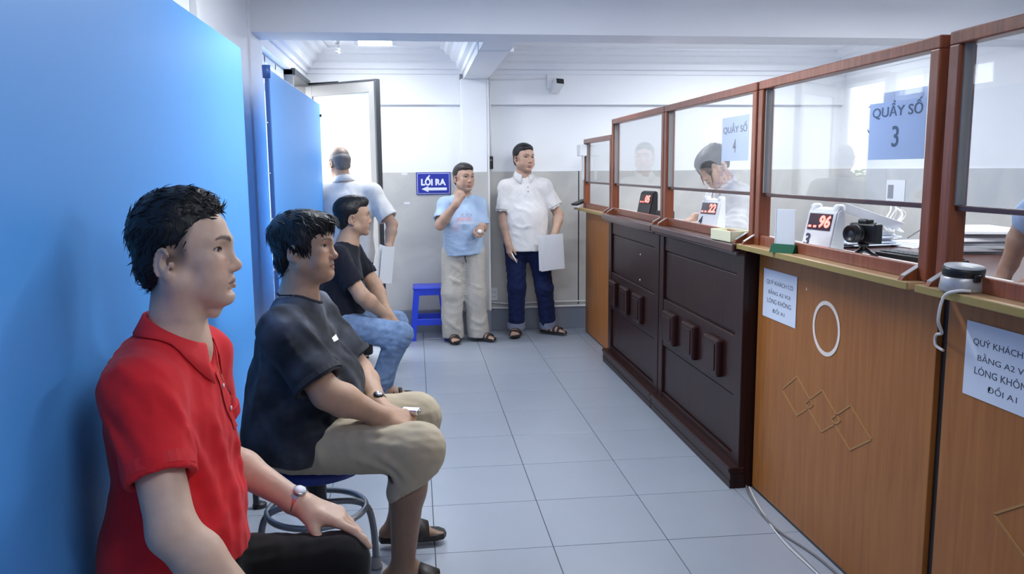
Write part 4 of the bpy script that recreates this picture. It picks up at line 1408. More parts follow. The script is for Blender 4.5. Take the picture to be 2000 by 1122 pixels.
def hand_sdf(S, w, fwd, back, side, curls, thumb, s=1.0, spread=0.06, rw=0.027):
    """w wrist point; fwd towards fingers; back = out of the back of the hand; side = +1 if thumb lies along cross(fwd, back)
    curls: four (mcp, pip, dip) angles in degrees, index..little; thumb: (out, down, bend) """
    F = nrm(fwd)
    N = nrm(np.asarray(back, float) - F * (np.asarray(back, float) @ F))
    X = np.cross(F, N) * side                      # towards the thumb
    w = np.asarray(w, float)
    def p(x, y, z):
        return w + (X * x + F * y + N * z) * s
    S.cone(p(0, -0.02, 0), p(0.002, 0.012, 0), rw, rw * 0.92, 0.02)
    # palm as flattened bundle
    xs = (0.030, 0.010, -0.010, -0.028)
    ys = (0.094, 0.098, 0.093, 0.084)
    rad = (0.0125, 0.0130, 0.0125, 0.0115)
    for x, y, r in zip(xs, ys, rad):
        S.cone(p(x * 0.55, 0.012, 0), p(x, y * 0.96, 0), 0.0150 * s, r * 0.95 * s, 0.016 * s)
    S.ell(p(0.024, 0.042, -0.010), np.array((0.016, 0.030, 0.014)) * s, np.stack([X, F, N], 1), 0.016 * s)
    S.ell(p(-0.022, 0.045, -0.009), np.array((0.013, 0.032, 0.012)) * s, np.stack([X, F, N], 1), 0.016 * s)
    lens = ((0.044, 0.026, 0.021), (0.049, 0.030, 0.022), (0.045, 0.028, 0.022), (0.036, 0.021, 0.019))
    tips = []
    for k in range(4):
        base = p(xs[k], ys[k] * 0.96, 0)
        sp = (1.5 - k) * spread
        d0 = F * math.cos(sp) + X * math.sin(sp)
        ang = 0.0
        P0 = base
        r0 = (0.0098, 0.0100, 0.0095, 0.0085)[k] * s
        for j in range(3):
            ang += math.radians(curls[k][j])
            dd = d0 * math.cos(ang) - N * math.sin(ang)
            P1 = P0 + dd * lens[k][j] * s
            S.cone(P0, P1, r0, r0 * (0.93, 0.92, 0.80)[j], 0.006 * s)
            r0 *= (0.93, 0.92, 0.8)[j]
            P0 = P1
        tips.append(P0)
    o, dn, bd = [math.radians(a) for a in thumb]
    b0 = p(0.020, 0.020, -0.006)
    d1 = nrm(F * math.cos(o) + X * math.sin(o) - N * math.sin(dn))
    b1 = b0 + d1 * 0.040 * s
    d2 = nrm(F * math.cos(o - bd * 0.5) + X * math.sin(o - bd * 0.5) - N * math.sin(dn))
    b2 = b1 + d2 * 0.034 * s
    d3 = nrm(F * math.cos(o - bd) + X * math.sin(o - bd) - N * math.sin(dn * 1.1))
    b3 = b2 + d3 * 0.025 * s
    S.cone(b0, b1, 0.0145 * s, 0.0115 * s, 0.012 * s)
    S.cone(b1, b2, 0.0112 * s, 0.0105 * s, 0.006 * s)
    S.cone(b2, b3, 0.0105 * s, 0.0085 * s, 0.005 * s)
    return tips, b3, X, F, N

def arm_sdf(S, sh, el, wr, r=(0.050, 0.042, 0.041, 0.027), k=0.02):
    sh, el, wr = [np.asarray(v, float) for v in (sh, el, wr)]
    S.cone(sh, el, r[0], r[1], k)
    mid = el + (wr - el) * 0.30
    S.cone(el, mid, r[2] * 0.95, r[2] * 1.02, k)
    S.cone(mid, wr, r[2] * 1.02, r[3], k)

def foot_sdf(S, ank, toe_dir, L=0.245, s=1.0, zg=0.0):
    """ank ankle joint point (world); foot flat on z = zg"""
    a = np.asarray(ank, float)
    d = np.asarray(toe_dir, float)
    d[2] = 0
    d = nrm(d)
    sd = np.array((d[1], -d[0], 0))
    def p(f, l, z):
        return np.array((a[0], a[1], zg)) + d * f * s + sd * l * s + np.array((0, 0, z * s))
    S.cone(a, p(-0.01, 0, 0.05), 0.036 * s, 0.036 * s, 0.03)
    S.cone(p(-0.045, 0, 0.030), p(0.02, 0, 0.05), 0.030 * s, 0.036 * s, 0.025)
    S.cone(p(0.02, 0, 0.055), p(0.10, 0.006, 0.026), 0.033 * s, 0.022 * s, 0.03)
    S.cone(p(0.02, -0.014, 0.03), p(0.115, -0.026, 0.017), 0.026 * s, 0.016 * s, 0.025)
    S.cone(p(0.02, 0.014, 0.03), p(0.125, 0.022, 0.019), 0.026 * s, 0.018 * s, 0.025)
    for i, (l, f0, f1, r) in enumerate(((0.026, 0.125, 0.168, 0.0125), (0.008, 0.128, 0.168, 0.0090), (-0.007, 0.122, 0.158, 0.0086), (-0.020, 0.114, 0.146, 0.0080), (-0.032, 0.104, 0.132, 0.0074))):
        S.cone(p(f0, l * 0.9, 0.017), p(f1, l, 0.0125), r * s * 1.05, r * s, 0.006)
    return p

def sandal(parent, p, name='sandal', straps=((0.06, 0.048), (0.115, 0.03)), s=1.0, th=0.018, sole=None, strap=None, width=1.0, slide=False):
    out = [(-0.075, 0.0), (-0.068, 0.024), (-0.03, 0.033), (0.03, 0.036), (0.09, 0.044), (0.14, 0.046), (0.17, 0.036), (0.182, 0.015), (0.180, -0.008), (0.160, -0.032), (0.12, -0.044), (0.06, -0.044), (0.0, -0.036), (-0.04, -0.031), (-0.068, -0.022)]
    bm = bmesh.new()
    A = [bm.verts.new(Vector(p(f, l * width, 0.0)) + Vector((0, 0, 0.001))) for f, l in out]
    B = [bm.verts.new(Vector(p(f * 1.01, l * 1.04 * width, 0.0)) + Vector((0, 0, th * 0.6))) for f, l in out]
    C = [bm.verts.new(Vector(p(f, l * width, 0.0)) + Vector((0, 0, th))) for f, l in out]
    n = len(out)
    bm.faces.new(A[::-1])
    bm.faces.new(C)
    for X, Y in ((A, B), (B, C)):
        for k in range(n):
            bm.faces.new((X[k], X[(k + 1) % n], Y[(k + 1) % n], Y[k]))
    o = mesh_obj(name, bm, sole or M['sole'], parent)
    for (f, h) in straps:
        wv = (0.042 if f < 0.13 else 0.04) * width
        bm = bmesh.new()
        m, rows = 12, []
        hw = 0.030 if slide else 0.011
        for ds in (-hw, 0, hw):
            row = []
            for k in range(m + 1):
                a = math.pi * k / m
                hh = h - (ds if slide else ds * 0.5) * 0.45
                row.append(bm.verts.new(Vector(p(f + ds, math.cos(a) * wv, 0.0)) + Vector((0, 0, 0.006 + max(0, math.sin(a)) ** 0.75 * (hh + 0.014) * s))))
            rows.append(row)
        for r0, r1 in zip(rows, rows[1:]):
            for k in range(m):
                bm.faces.new((r0[k], r0[k + 1], r1[k + 1], r1[k]))
        so = mesh_obj('strap', bm, strap or M['strap'], o, True)
        md = so.modifiers.new('solid', 'SOLIDIFY')
        md.thickness = 0.004
        md.offset = 1
    return o

# ---- hair: shell over the skull plus locks
def hair_shell(F, prims, cuts, h, disp=None):
    S = Sdf()
    for (c, r, k) in prims:
        S.ell(F.p(*c), np.array(r) * F.s, F.A, k)
    for (c, r, k) in cuts:
        if len(r) == 3:
            S.ell(F.p(*c), np.array(r) * F.s, F.A, k, True)
    S.disp = disp
    return surface_nets(S, h)

def vnormals(V, F):
    n = np.zeros_like(V)
    a = np.cross(V[F[:, 2]] - V[F[:, 0]], V[F[:, 3]] - V[F[:, 1]])
    for k in range(4):
        np.add.at(n, F[:, k], a)
    return n / (np.linalg.norm(n, axis=1, keepdims=True) + 1e-12)

def add_locks(V, F, N, count, length, r, flow, lift=0.3, seed=1, grav=0.0, keep=None):
    """thin tapered locks laid over the hair surface; flow(P) gives the combing direction"""
    rng = np.random.default_rng(seed)
    cand = np.arange(len(V)) if keep is None else np.flatnonzero(keep)
    ids = rng.choice(cand, min(count, len(cand)), replace=False)
    VV, FF, off = [], [], 0
    for i in ids:
        p, nn = V[i], N[i]
        d = flow(p) + rng.normal(0, 0.28, 3)
        d = d - nn * (d @ nn)
        d = d / (np.linalg.norm(d) + 1e-9)
        L = length * rng.uniform(0.6, 1.25)
        segs = 4
        ring0 = None
        q = p - nn * 0.003
        cur = nrm(d + nn * lift * rng.uniform(0.3, 1.2))
        rr = r * rng.uniform(0.7, 1.3)
        vs_ = []
        for sgi in range(segs + 1):
            t = sgi / segs
            sd = np.cross(cur, nn)
            sd = sd / (np.linalg.norm(sd) + 1e-9)
            un = np.cross(sd, cur)
            w_ = rr * (1 - t) ** 0.7 + 0.0002
            vs_ += [q + sd * w_ * 1.6, q + un * w_ * 0.8, q - sd * w_ * 1.6]
            q = q + cur * L / segs
            cur = nrm(cur - nn * 0.16 + np.array((0, 0, -grav)))
        VV.append(np.array(vs_))
        for sgi in range(segs):
            a = off + sgi * 3
            for k in range(3):
                FF.append((a + k, a + (k + 1) % 3, a + 3 + (k + 1) % 3, a + 3 + k))
        off += len(vs_)
    return np.concatenate(VV), np.array(FF)

def join_vf(*parts):
    Vs, Fs, off = [], [], 0
    for V, F in parts:
        Vs.append(V)
        Fs.append(F + off)
        off += len(V)
    return np.concatenate(Vs), np.concatenate(Fs)

def folds(seed, amp, freq=(10, 10, 10), warp=0.05):
    """crumpled-cloth displacement: long soft waves plus shorter rounded ridges"""
    rng = np.random.default_rng(seed)
    fq = np.array(freq, float)
    W = [(rng.normal(0, 1, 3) * fq * 1.2, rng.uniform(0, 6.28), rng.uniform(0.5, 1)) for _ in range(4)]
    Rg = [(rng.normal(0, 1, 3) * fq * 3.6, rng.uniform(0, 6.28), rng.uniform(0.6, 1)) for _ in range(5)]
    mask = rng.normal(0, 1, 3) * 9
    def f(P):
        v = np.zeros(len(P), f32)
        q = P + warp * np.sin(P[:, [1, 2, 0]] * 11).astype(f32)
        for kx, ph, a in W:
            v += a * np.sin(q @ kx.astype(f32) + ph).astype(f32)
        r = np.zeros(len(P), f32)
        for kx, ph, a in Rg:
            r += a * (0.6 - np.abs(np.sin(q @ kx.astype(f32) + ph))).astype(f32)
        m = 0.65 + 0.35 * np.sin(q @ mask.astype(f32)).astype(f32)
        return (-amp * (0.28 * v + 0.62 * r * m)).astype(f32)
    return f

def project(S, p):
    p = np.asarray(p, float)
    for _ in range(6):
        q = np.array([p, p + (1e-3, 0, 0), p + (0, 1e-3, 0), p + (0, 0, 1e-3)], f32)
        v = S.eval(q).astype(float)
        g = (v[1:] - v[0]) / 1e-3
        p = p - v[0] * g / max(float(g @ g), 0.2)
    return p

def crease(S, lines, base=None):
    """lines: (points, height, width); soft ridges (height>0) or valleys lying on the surface of S, tapering at both ends"""
    segs = []
    old, S.disp = S.disp, None
    for pts, a, w in lines:
        pp = [Vector(project(S, p)) for p in pts]
        sm = [np.array(v) for v in smooth_path(pp, 3)]
        n = len(sm) - 1
        for i in range(n):
            t = (i + 0.5) / n
            segs.append((sm[i], sm[i + 1], a * (1 - (2 * t - 1) ** 4), w))
    S.disp = old
    def f(P):
        out = np.zeros(len(P), f32) if base is None else base(P)
        c = P.mean(0)
        R = np.sqrt(((P - c) ** 2).sum(1)).max()
        for a, b, h, w in segs:
            if np.linalg.norm((a + b) / 2 - c) > R + 3 * w + np.linalg.norm(b - a):
                continue
            ab = b - a
            pa = P - a.astype(f32)
            t = np.clip(pa @ (ab / (ab @ ab + 1e-12)).astype(f32), 0, 1)
            q = pa - t[:, None] * ab.astype(f32)
            out = out - (h * np.exp(-(q * q).sum(1) / (w * w))).astype(f32) * 0.62
        return out
    S.disp = f

def collar(parent, F, mat_, rx, ry, hb, hf, open_a, pt=0.035, fall=0.035, flare=0.012, drop=0.05, th=0.0026, name='collar', S=None, out=0.004):
    """folded collar; F = frame at neck base centre (y forward, z up the neck); rx, ry neck radii
    hb, hf top edge heights back and front; open_a half-angle of the front opening; drop = how far ring sinks to the front"""
    n = 40
    rows = []
    bm = bmesh.new()
    for i in range(n + 1):
        t = i / n
        a = math.pi / 2 + open_a + (2 * math.pi - 2 * open_a) * t       # from front-left round the back to front-right
        c, s_ = math.cos(a), math.sin(a)
        fr = (s_ + 1) / 2                                              # 1 at the front
        e = abs(t - 0.5) * 2
        top = hb * (1 - fr) + hf * fr
        fl = fall + pt * max(0, (e - 0.55) / 0.45) ** 1.5
        fz = flare * (0.35 + 0.65 * fr)
        prof = [(1.0, 0.0, top - 0.030), (1.0, 0.001, top - 0.008), (1.0, 0.004, top), (1.0, 0.008, top - 0.003), (1.0, 0.008 + fz * 0.6, top - fl * 0.5), (1.0, 0.009 + fz, top - fl)]
        col_ = []
        for sc, off, z in prof:
            x = c * (rx * sc + off)
            y = s_ * (ry * sc + off)
            q_ = F.p(x, y, z)
            if S is not None and len(col_) >= 3:
                for _ in range(4):
                    g4 = S.eval(np.array([q_, q_ + (1e-3, 0, 0), q_ + (0, 1e-3, 0), q_ + (0, 0, 1e-3)], f32)).astype(float)
                    need = out + 0.0012 * (5 - len(col_)) - g4[0]
                    if need <= 0:
                        break
                    gr_ = (g4[1:] - g4[0]) / 1e-3
                    q_ = q_ + gr_ / (np.linalg.norm(gr_) + 1e-6) * need
            col_.append(bm.verts.new(q_))
        rows.append(col_)
    for A, B in zip(rows, rows[1:]):
        for k in range(len(A) - 1):
            bm.faces.new((A[k], A[k + 1], B[k + 1], B[k]))
    o = mesh_obj(name, bm, mat_, parent, True)
    md = o.modifiers.new('solid', 'SOLIDIFY')
    md.thickness = th
    md.offset = 0
    return o

def person(loc, label):
    return empty('person', loc, label, 'person', 'people')

def lap_smooth(V, F, it=1, w=0.5):
    for _ in range(it):
        acc = np.zeros_like(V)
        cnt = np.zeros(len(V))
        for k in range(4):
            for q in (F[:, (k + 1) % 4], F[:, (k + 3) % 4]):
                np.add.at(acc, F[:, k], V[q])
                np.add.at(cnt, F[:, k], 1)
        m = cnt > 0
        V = V.copy()
        V[m] = V[m] * (1 - w) + w * acc[m] / cnt[m][:, None]
    return V

def cloth_mesh(name, S, h, base, parent, origin, material=None, paint=None, smooth=1):
    V, F = surface_nets(S, h)
    if smooth:
        V = lap_smooth(V, F, smooth)
    c = np.tile(np.array(base, float), (len(V), 1))
    if paint is not None:
        c = paint(V, c)
    return np_mesh(name, V, F, material or M['cloth'], parent, c, origin)

def torso_frame(hipR, hipL, shR, shL):
    hipR, hipL, shR, shL = [np.asarray(v, float) for v in (hipR, hipL, shR, shL)]
    pel = (hipR + hipL) / 2
    chest = (shR + shL) / 2
    upv = nrm(chest - pel)
    x = nrm((shR - shL) + (hipR - hipL))
    fwd = np.cross(upv, x)
    return pel, chest, upv, fwd

def torso_sdf(S, hipR, hipL, shR, shL, neck, off=0.0, depth=0.105, belly=0.0, waist=0.14, k=0.05, sh_r=0.043, hem=None):
    pel, chest, upv, fwd = torso_frame(hipR, hipL, shR, shL)
    H = np.linalg.norm(chest - pel)
    F = Frame(pel, fwd, upv)
    sw = np.linalg.norm(np.asarray(shR) - np.asarray(shL)) / 2
    S.ell(F.p(0, -0.005, H * 0.74), (sw * 0.98 + off, depth + off, H * 0.34 + off), F.A, k)
    S.ell(F.p(0, 0.012 + belly * 0.5, H * 0.42), (waist + off, depth * 0.95 + belly + off, H * 0.32 + off), F.A, k)
    S.ell(F.p(0, -0.004, H * 0.08), (waist * 1.10 + off, depth * 1.02 + belly * 0.4 + off, 0.12 + off), F.A, k)
    n = np.asarray(neck, float)
    for sh in (shR, shL):
        sh = np.asarray(sh, float)
        S.cone(n - upv * (0.018 + off), sh, 0.046 + off, sh_r * 0.86 + off, 0.05)
        S.ell(sh, (sh_r + off,) * 3, None, 0.04)
    return F, H

# ------------------------------------------------------------------ figure helpers
def finish(root):
    for c in list(root.children):
        c.location = -root.location

def box_at(c, r):
    c = np.asarray(c, float)
    return c - r, c + r

def head_box(F, q=1.0):
    c = F.p(0, 0.004, -0.004)
    h_ = np.abs(F.A) @ np.array((0.098, 0.122, 0.128)) * F.s * q
    return c - h_, c + h_

def nape_neck(S, F, base, r0=0.054, r1=0.060):
    S.cone(F.p(0, -0.012, -0.045), base, r0 * F.s, r1 * F.s, 0.03)

def surf_point(S, p, d, tmax=0.5):
    """march from p along d to the surface"""
    p = np.asarray(p, float)
    d = nrm(d)
    t = 0.0
    for _ in range(200):
        v = float(S.eval((p + d * t)[None].astype(f32))[0])
        if v < 0.0004 or t > tmax:
            break
        t += max(v * 0.7, 0.0005)
    return p + d * t

def patch(name, S, c, x, y, d, w, h, mat_, parent, n=6, lift=0.0015):
    """small printed patch laid on a surface: centre c (outside), axes x,y, projected along d"""
    bm = bmesh.new()
    g = []
    for i in range(n + 1):
        row = []
        for j in range(n + 1):
            q = np.asarray(c) + np.asarray(x) * (i / n - 0.5) * w + np.asarray(y) * (j / n - 0.5) * h
            row.append(bm.verts.new(surf_point(S, q, d) - nrm(d) * lift))
        g.append(row)
    for i in range(n):
        for j in range(n):
            bm.faces.new((g[i][j], g[i + 1][j], g[i + 1][j + 1], g[i][j + 1]))
    return mesh_obj(name, bm, mat_, parent, True)

def print_text(name, S, s, c, x, y, d, w, h, mat_, parent, lift=0.002):
    o = text(name, s, 0.05, Matrix.Identity(4), mat_, parent, width=w, height=h, depth=0.0)
    for v in o.data.vertices:
        q = np.asarray(c) + np.asarray(x) * v.co.x + np.asarray(y) * v.co.y
        v.co = Vector(surf_point(S, q, d) - nrm(d) * lift)
    return o

def cut_tip(S, e, d, r1, arm_r):
    """square off the open end of a sleeve or trouser leg and hollow it"""
    d = nrm(d)
    x_ = nrm(np.cross(d, (0.3, 0.5, 0.8)))
    R = np.stack([x_, np.cross(d, x_), d], 1)
    S.ell(e + d * 0.0602, (r1 * 1.75, r1 * 1.75, 0.06), R, 0.003, True)
    S.cone(e - d * 0.035, e + d * 0.02, arm_r * 0.97, arm_r, 0.004, True)

def sleeve(S, sh, el, frac, r0, r1, arm_r=0.052, k=0.035):
    """short sleeve, modelled as its own volume so that its open end leaves the torso untouched"""
    sh, el = np.asarray(sh, float), np.asarray(el, float)
    e = sh + (el - sh) * frac
    d = nrm(el - sh)
    Q = Sdf()
    Q.cone(sh, e + d * 0.03, r0, r1, 0.02)
    cut_tip(Q, e, d, r1, arm_r)
    S.sub(Q, k)
    return e, d

def ring_band(name, c, d, r, w, th, mat_, parent, rx=1.0, n=28, xdir=None):
    d = nrm(d)
    a = nrm(np.cross(d, (0.21, 0.35, 0.91))) if xdir is None else nrm(np.asarray(xdir) - d * (np.asarray(xdir) @ d))
    b = np.cross(d, a)
    bm = bmesh.new()
    rows = []
    for k in range(n):
        t = 2 * math.pi * k / n
        u = a * math.cos(t) * rx + b * math.sin(t)
        rows.append([bm.verts.new(np.asarray(c) + u * rr + d * dd) for rr, dd in ((r, -w / 2), (r + th, -w / 2), (r + th, w / 2), (r, w / 2))])
    for k in range(n):
        A, B = rows[k], rows[(k + 1) % n]
        for j in range(4):
            bm.faces.new((A[j], A[(j + 1) % 4], B[(j + 1) % 4], B[j]))
    return mesh_obj(name, bm, mat_, parent, False)

def wrist_watch(parent, c, d, up_, r, strap, face, case_r=0.016):
    ring_band('watch_band', c, d, r, 0.018, 0.0036, strap, parent)
    u = nrm(np.asarray(up_) - nrm(d) * (np.asarray(up_) @ nrm(d)))
    Mx = frame_m(np.asarray(c) + u * (r + 0.001), tuple(nrm(d)), tuple(np.cross(u, nrm(d))))
    o = lathe('watch_case', [(0, 0), (case_r, 0), (case_r, 0.006), (case_r * 0.85, 0.008), (0, 0.008)], strap, parent, 20, Mx)
    lathe('watch_dial', [(0, 0.0082), (case_r * 0.78, 0.0082), (case_r * 0.78, 0.0086), (0, 0.0086)], face, o, 20, Mx)

def make_hair(F, root, prims, cuts, h, mat_, locks, flow, disp=None, lift=0.3, L=0.03, r=0.0022, seed=3, grav=0.05, name='hair'):
    V, Fc = hair_shell(F, prims, cuts, h, disp)
    V = lap_smooth(V, Fc, 1)
    if locks:
        N = vnormals(V, Fc)
        lv, lf = add_locks(V, Fc, N, locks, L, r, flow, lift, seed, grav)
        V, Fc = join_vf((V, Fc), (lv, lf))
    return np_mesh(name, V, Fc, mat_, root)

SKIN_FAIR = (0.70, 0.475, 0.36)
SKIN_TAN = (0.49, 0.30, 0.205)
SKIN_MID = (0.50, 0.315, 0.235)

# ================================================================== 1. man in the red polo shirt
def man_red():
    root = person((-0.50, 1.72, 0.0), 'young man in red polo and black trousers seated against the blue board')
    Fh = Frame((-0.483, 1.800, 1.255), (1, 0.0, -0.03), (-0.02, 0.02, 1), 1.0)
    neck = np.array((-0.512, 1.797, 1.070))
    shR, shL = np.array((-0.532, 1.630, 1.005)), np.array((-0.505, 1.965, 1.005))
    elR, wrR = np.array((-0.452, 1.492, 0.782)), np.array((-0.310, 1.475, 0.625))
    elL, wrL = np.array((-0.490, 2.010, 0.750)), np.array((-0.283, 1.912, 0.650))
    hipR, hipL = np.array((-0.525, 1.62, 0.555)), np.array((-0.525, 1.80, 0.555))
    S = Sdf()
    head_sdf(S, Fh, fat=0.001)
    nape_neck(S, Fh, neck, 0.053, 0.060)
    for q in (-1, 1):
        S.cone(Fh.p(q * 0.05, -0.01, -0.05), neck + np.array((0.045, -q * 0.018, -0.01)), 0.016, 0.014, 0.03)
    S.ell(Fh.p(0, 0.052, -0.118), (0.013, 0.015, 0.016), None, 0.02)
    torso_sdf(S, hipR, hipL, shR, shL, neck, 0.0, 0.098, 0.0, 0.128)
    arm_sdf(S, shR, elR, wrR, (0.047, 0.043, 0.043, 0.027))
    arm_sdf(S, shL, elL, wrL, (0.047, 0.042, 0.041, 0.026))
    tips, _, _, _, _ = hand_sdf(S, wrL, (0.93, -0.18, -0.30), (0.28, -0.05, 1.0), 1, ((6, 16, 10), (20, 26, 14), (28, 32, 16), (32, 34, 16)), (38, 30, 10), 1.06, 0.05)
    hand_sdf(S, wrR, (0.9, 0.15, -0.38), (0.3, 0, 1.0), -1, ((14, 18, 10), (16, 20, 10), (18, 22, 12), (20, 24, 12)), (38, 22, 12), 1.0, 0.07)
    hl = head_box(Fh)
    hd = (wrL + np.array((-0.04, -0.11, -0.17)), wrL + np.array((0.26, 0.09, 0.08)))
    V, F = multi_mesh(S, 0.007, [(hl[0], hl[1], 0.0023), (hd[0], hd[1], 0.0026)])
    c = face_colors(Fh, V, SKIN_FAIR, lips=(0.44, 0.21, 0.18), brow=0.85, tache=0.18, beard=0.06)
    L = Fh.loc(V)
    # clipped sides of the haircut
    ax = np.abs(L[:, 0])
    ear = np.exp(-(((L[:, 1] + 0.020) / 0.021) ** 4 + ((L[:, 2] + 0.008) / 0.037) ** 4)) * np.clip((ax - 0.066) / 0.004, 0, 1)
    front = 0.030 - 0.010 * np.clip(-L[:, 2] / 0.03, 0, 1) + 0.012 * np.clip((L[:, 2] - 0.03) / 0.03, 0, 1)
    ww = np.clip((front - L[:, 1]) / 0.014, 0, 1) * np.clip((L[:, 2] + 0.030) / 0.040, 0, 1) * (ax > 0.03) * (L[:, 2] < 0.12) * 0.80
    ww = np.maximum(ww, np.clip((L[:, 2] + 0.105) / 0.06, 0, 1) * np.clip((-0.035 - L[:, 1]) / 0.02, 0, 1) * (L[:, 2] < 0.02) * 0.85)
    ww = ww * (1 - ear)
    c = c * (1 - ww[:, None]) + np.array((0.05, 0.045, 0.045)) * ww[:, None]
    np_mesh('body', V, F, M['skin'], root, c)
    make_eyes(Fh, root, (0, 1, -0.05))
    # hair
    prims = [((0, -0.017, 0.052), (0.0785, 0.097, 0.084), 0.02), ((0, -0.002, 0.092), (0.063, 0.080, 0.050), 0.02), ((0, 0.020, 0.108), (0.044, 0.040, 0.027), 0.02),
             ((0, -0.058, -0.012), (0.060, 0.044, 0.058), 0.02)]
    cuts = [((0, 0.122, 0.008), (0.100, 0.094, 0.096), 0.006), ((0.085, 0.098, -0.020), (0.055, 0.074, 0.088), 0.006), ((-0.085, 0.098, -0.020), (0.055, 0.074, 0.088), 0.006),
            ((0.088, 0.0, -0.030), (0.045, 0.055, 0.062), 0.006), ((-0.088, 0.0, -0.030), (0.045, 0.055, 0.062), 0.006), ((0, 0.02, -0.11), (0.11, 0.10, 0.085), 0.01)]
    fl = lambda p: Fh.d(0, 0.9, 0.35) if Fh.loc(p)[2] > 0.075 else Fh.d(0, -0.5, -0.8)
    make_hair(Fh, root, prims, cuts, 0.0032, M['hair'], 2600, fl, folds(3, 0.0030, (40, 40, 40), 0.01), 0.30, 0.026, 0.0013, 5, 0.04)
    # polo shirt
    P = Sdf()
    torso_sdf(P, hipR, hipL, shR, shL, neck, 0.012, 0.106, 0.006, 0.138, 0.06, 0.050)
    P.ell((-0.560, 1.775, 0.985), (0.070, 0.150, 0.105), None, 0.06)
    P.cone(neck + np.array((-0.03, -0.05, -0.062)), shR + np.array((-0.005, 0.01, 0.0)), 0.045, 0.050, 0.05)
    P.ell((-0.525, 1.705, 0.66), (0.125, 0.155, 0.13), None, 0.06)
    P.cone((-0.505, 1.72, 0.72), (-0.505, 1.72, 0.62), 0.105, 0.115, 0.06)
    eR, dR = sleeve(P, shR, elR, 0.60, 0.061, 0.065, 0.053)
    eL, dL = sleeve(P, shL, elL, 0.60, 0.060, 0.065, 0.053)
    P.cone(shR + np.array((0.0, 0.02, -0.05)), shR + np.array((0.05, 0.05, -0.16)), 0.05, 0.04, 0.05)
    # neck opening and hem
    P.cone(neck + np.array((0.01, 0, 0.0)), neck + np.array((0.035, 0, 0.09)), 0.064, 0.074, 0.006, True)
    P.cone((-0.455, 1.795, 1.065), (-0.415, 1.792, 1.0), 0.026, 0.010, 0.008, True)
    P.half((-0.45, 1.72, 0.625), (0.18, 0, -1.0))
    P.disp = folds(11, 0.0055, (11, 11, 8), 0.05)
    crease(P, [([(-0.50, 1.585, 1.03), (-0.455, 1.585, 0.97), (-0.435, 1.585, 0.88)], 0.0160, 0.014), ([(-0.545, 1.56, 1.02), (-0.50, 1.545, 0.96), (-0.455, 1.54, 0.89)], 0.0128, 0.013),
               ([(-0.60, 1.57, 0.98), (-0.555, 1.535, 0.93), (-0.50, 1.52, 0.88)], 0.0112, 0.012), ([(-0.44, 1.62, 0.93), (-0.415, 1.63, 0.83), (-0.41, 1.65, 0.72)], 0.0160, 0.016),
               ([(-0.40, 1.70, 0.95), (-0.395, 1.70, 0.82), (-0.40, 1.70, 0.70)], 0.0112, 0.016), ([(-0.385, 1.80, 0.92), (-0.385, 1.79, 0.80), (-0.385, 1.77, 0.68)], 0.0112, 0.015),
               ([(-0.47, 1.60, 0.86), (-0.44, 1.60, 0.76), (-0.43, 1.61, 0.66)], 0.0144, 0.014), ([(-0.60, 1.60, 1.06), (-0.62, 1.70, 1.06), (-0.60, 1.78, 1.09)], 0.0080, 0.012),
               ([(-0.42, 1.66, 0.74), (-0.46, 1.61, 0.70), (-0.54, 1.58, 0.68)], 0.0128, 0.014), ([(-0.45, 1.585, 1.0), (-0.443, 1.59, 0.93), (-0.448, 1.59, 0.86)], -0.0112, 0.008)], P.disp)
    red = (0.74, 0.022, 0.030)
    sh = cloth_mesh('polo_shirt', P, 0.005, red, root, (0, 0, 0))
    cred = mat('red_knit', red, 0.8, bump=0.2, bscale=800)
    Fn = Frame(neck + np.array((0.004, 0, 0.004)), (1, 0, 0.0), (0.20, 0, 1.0))
    collar(sh, Fn, cred, 0.063, 0.066, 0.052, 0.010, 0.46, 0.040, 0.042, 0.026, name='collar', S=P, out=0.004)
    for e, d in ((eR, dR), (eL, dL)):
        ring_band('sleeve_band', e - d * 0.012, d, 0.0625, 0.024, 0.0045, cred, sh)
    # placket with buttons and chest badge
    xx, yy = np.array((0, 1.0, 0)), np.array((0, 0, 1.0))
    patch('placket', P, (-0.25, 1.792, 0.945), xx, yy, (-1, 0, 0), 0.030, 0.125, cred, sh, 6, 0.003)
    for z in (0.975, 0.925):
        q = surf_point(P, (-0.25, 1.792, z), (-1, 0, 0))
        lathe('button', [(0, 0), (0.005, 0), (0.005, 0.002), (0, 0.0025)], M['sign_white'], sh, 10, Matrix.Translation(q + np.array((0.0035, 0, 0))) @ Matrix.Rotation(math.pi / 2, 4, 'Y'))
    patch('badge', P, (-0.25, 1.875, 0.985), xx, yy, (-1, 0, 0), 0.05, 0.045, mat('badge_orange', (0.60, 0.09, 0.02), 0.6), sh, 4)
    patch('badge_mark', P, (-0.25, 1.868, 0.945), xx, yy, (-1, 0, 0), 0.035, 0.018, M['sign_white'], sh, 4, 0.0025)
    # trousers
    T_ = Sdf()
    kR, kL = np.array((-0.160, 1.575, 0.540)), np.array((-0.192, 1.845, 0.532))
    aR, aL = np.array((-0.13, 1.58, 0.10)), np.array((-0.14, 1.86, 0.10))
    T_.ell((-0.525, 1.71, 0.565), (0.135, 0.165, 0.095), None, 0.05)
    for hp, kn, an in ((hipR, kR, aR), (hipL, kL, aL)):
        T_.cone(hp, kn, 0.082, 0.066, 0.05)
        T_.cone(kn, an, 0.064, 0.052, 0.03)
    T_.disp = folds(5, 0.004, (12, 12, 12))
    T_.half((0, 0, 0.07), (0, 0, -1))
    cloth_mesh('trousers', T_, 0.007, (0.008, 0.008, 0.010), root, (0, 0, 0))
    for an in (aR, aL):
        Q = Sdf()
        p = foot_sdf(Q, an, (1, 0, 0), s=1.08)
        cloth_mesh('shoe', Q, 0.006, (0.01, 0.01, 0.01), root, (0, 0, 0))
    d = nrm(wrL - elL)
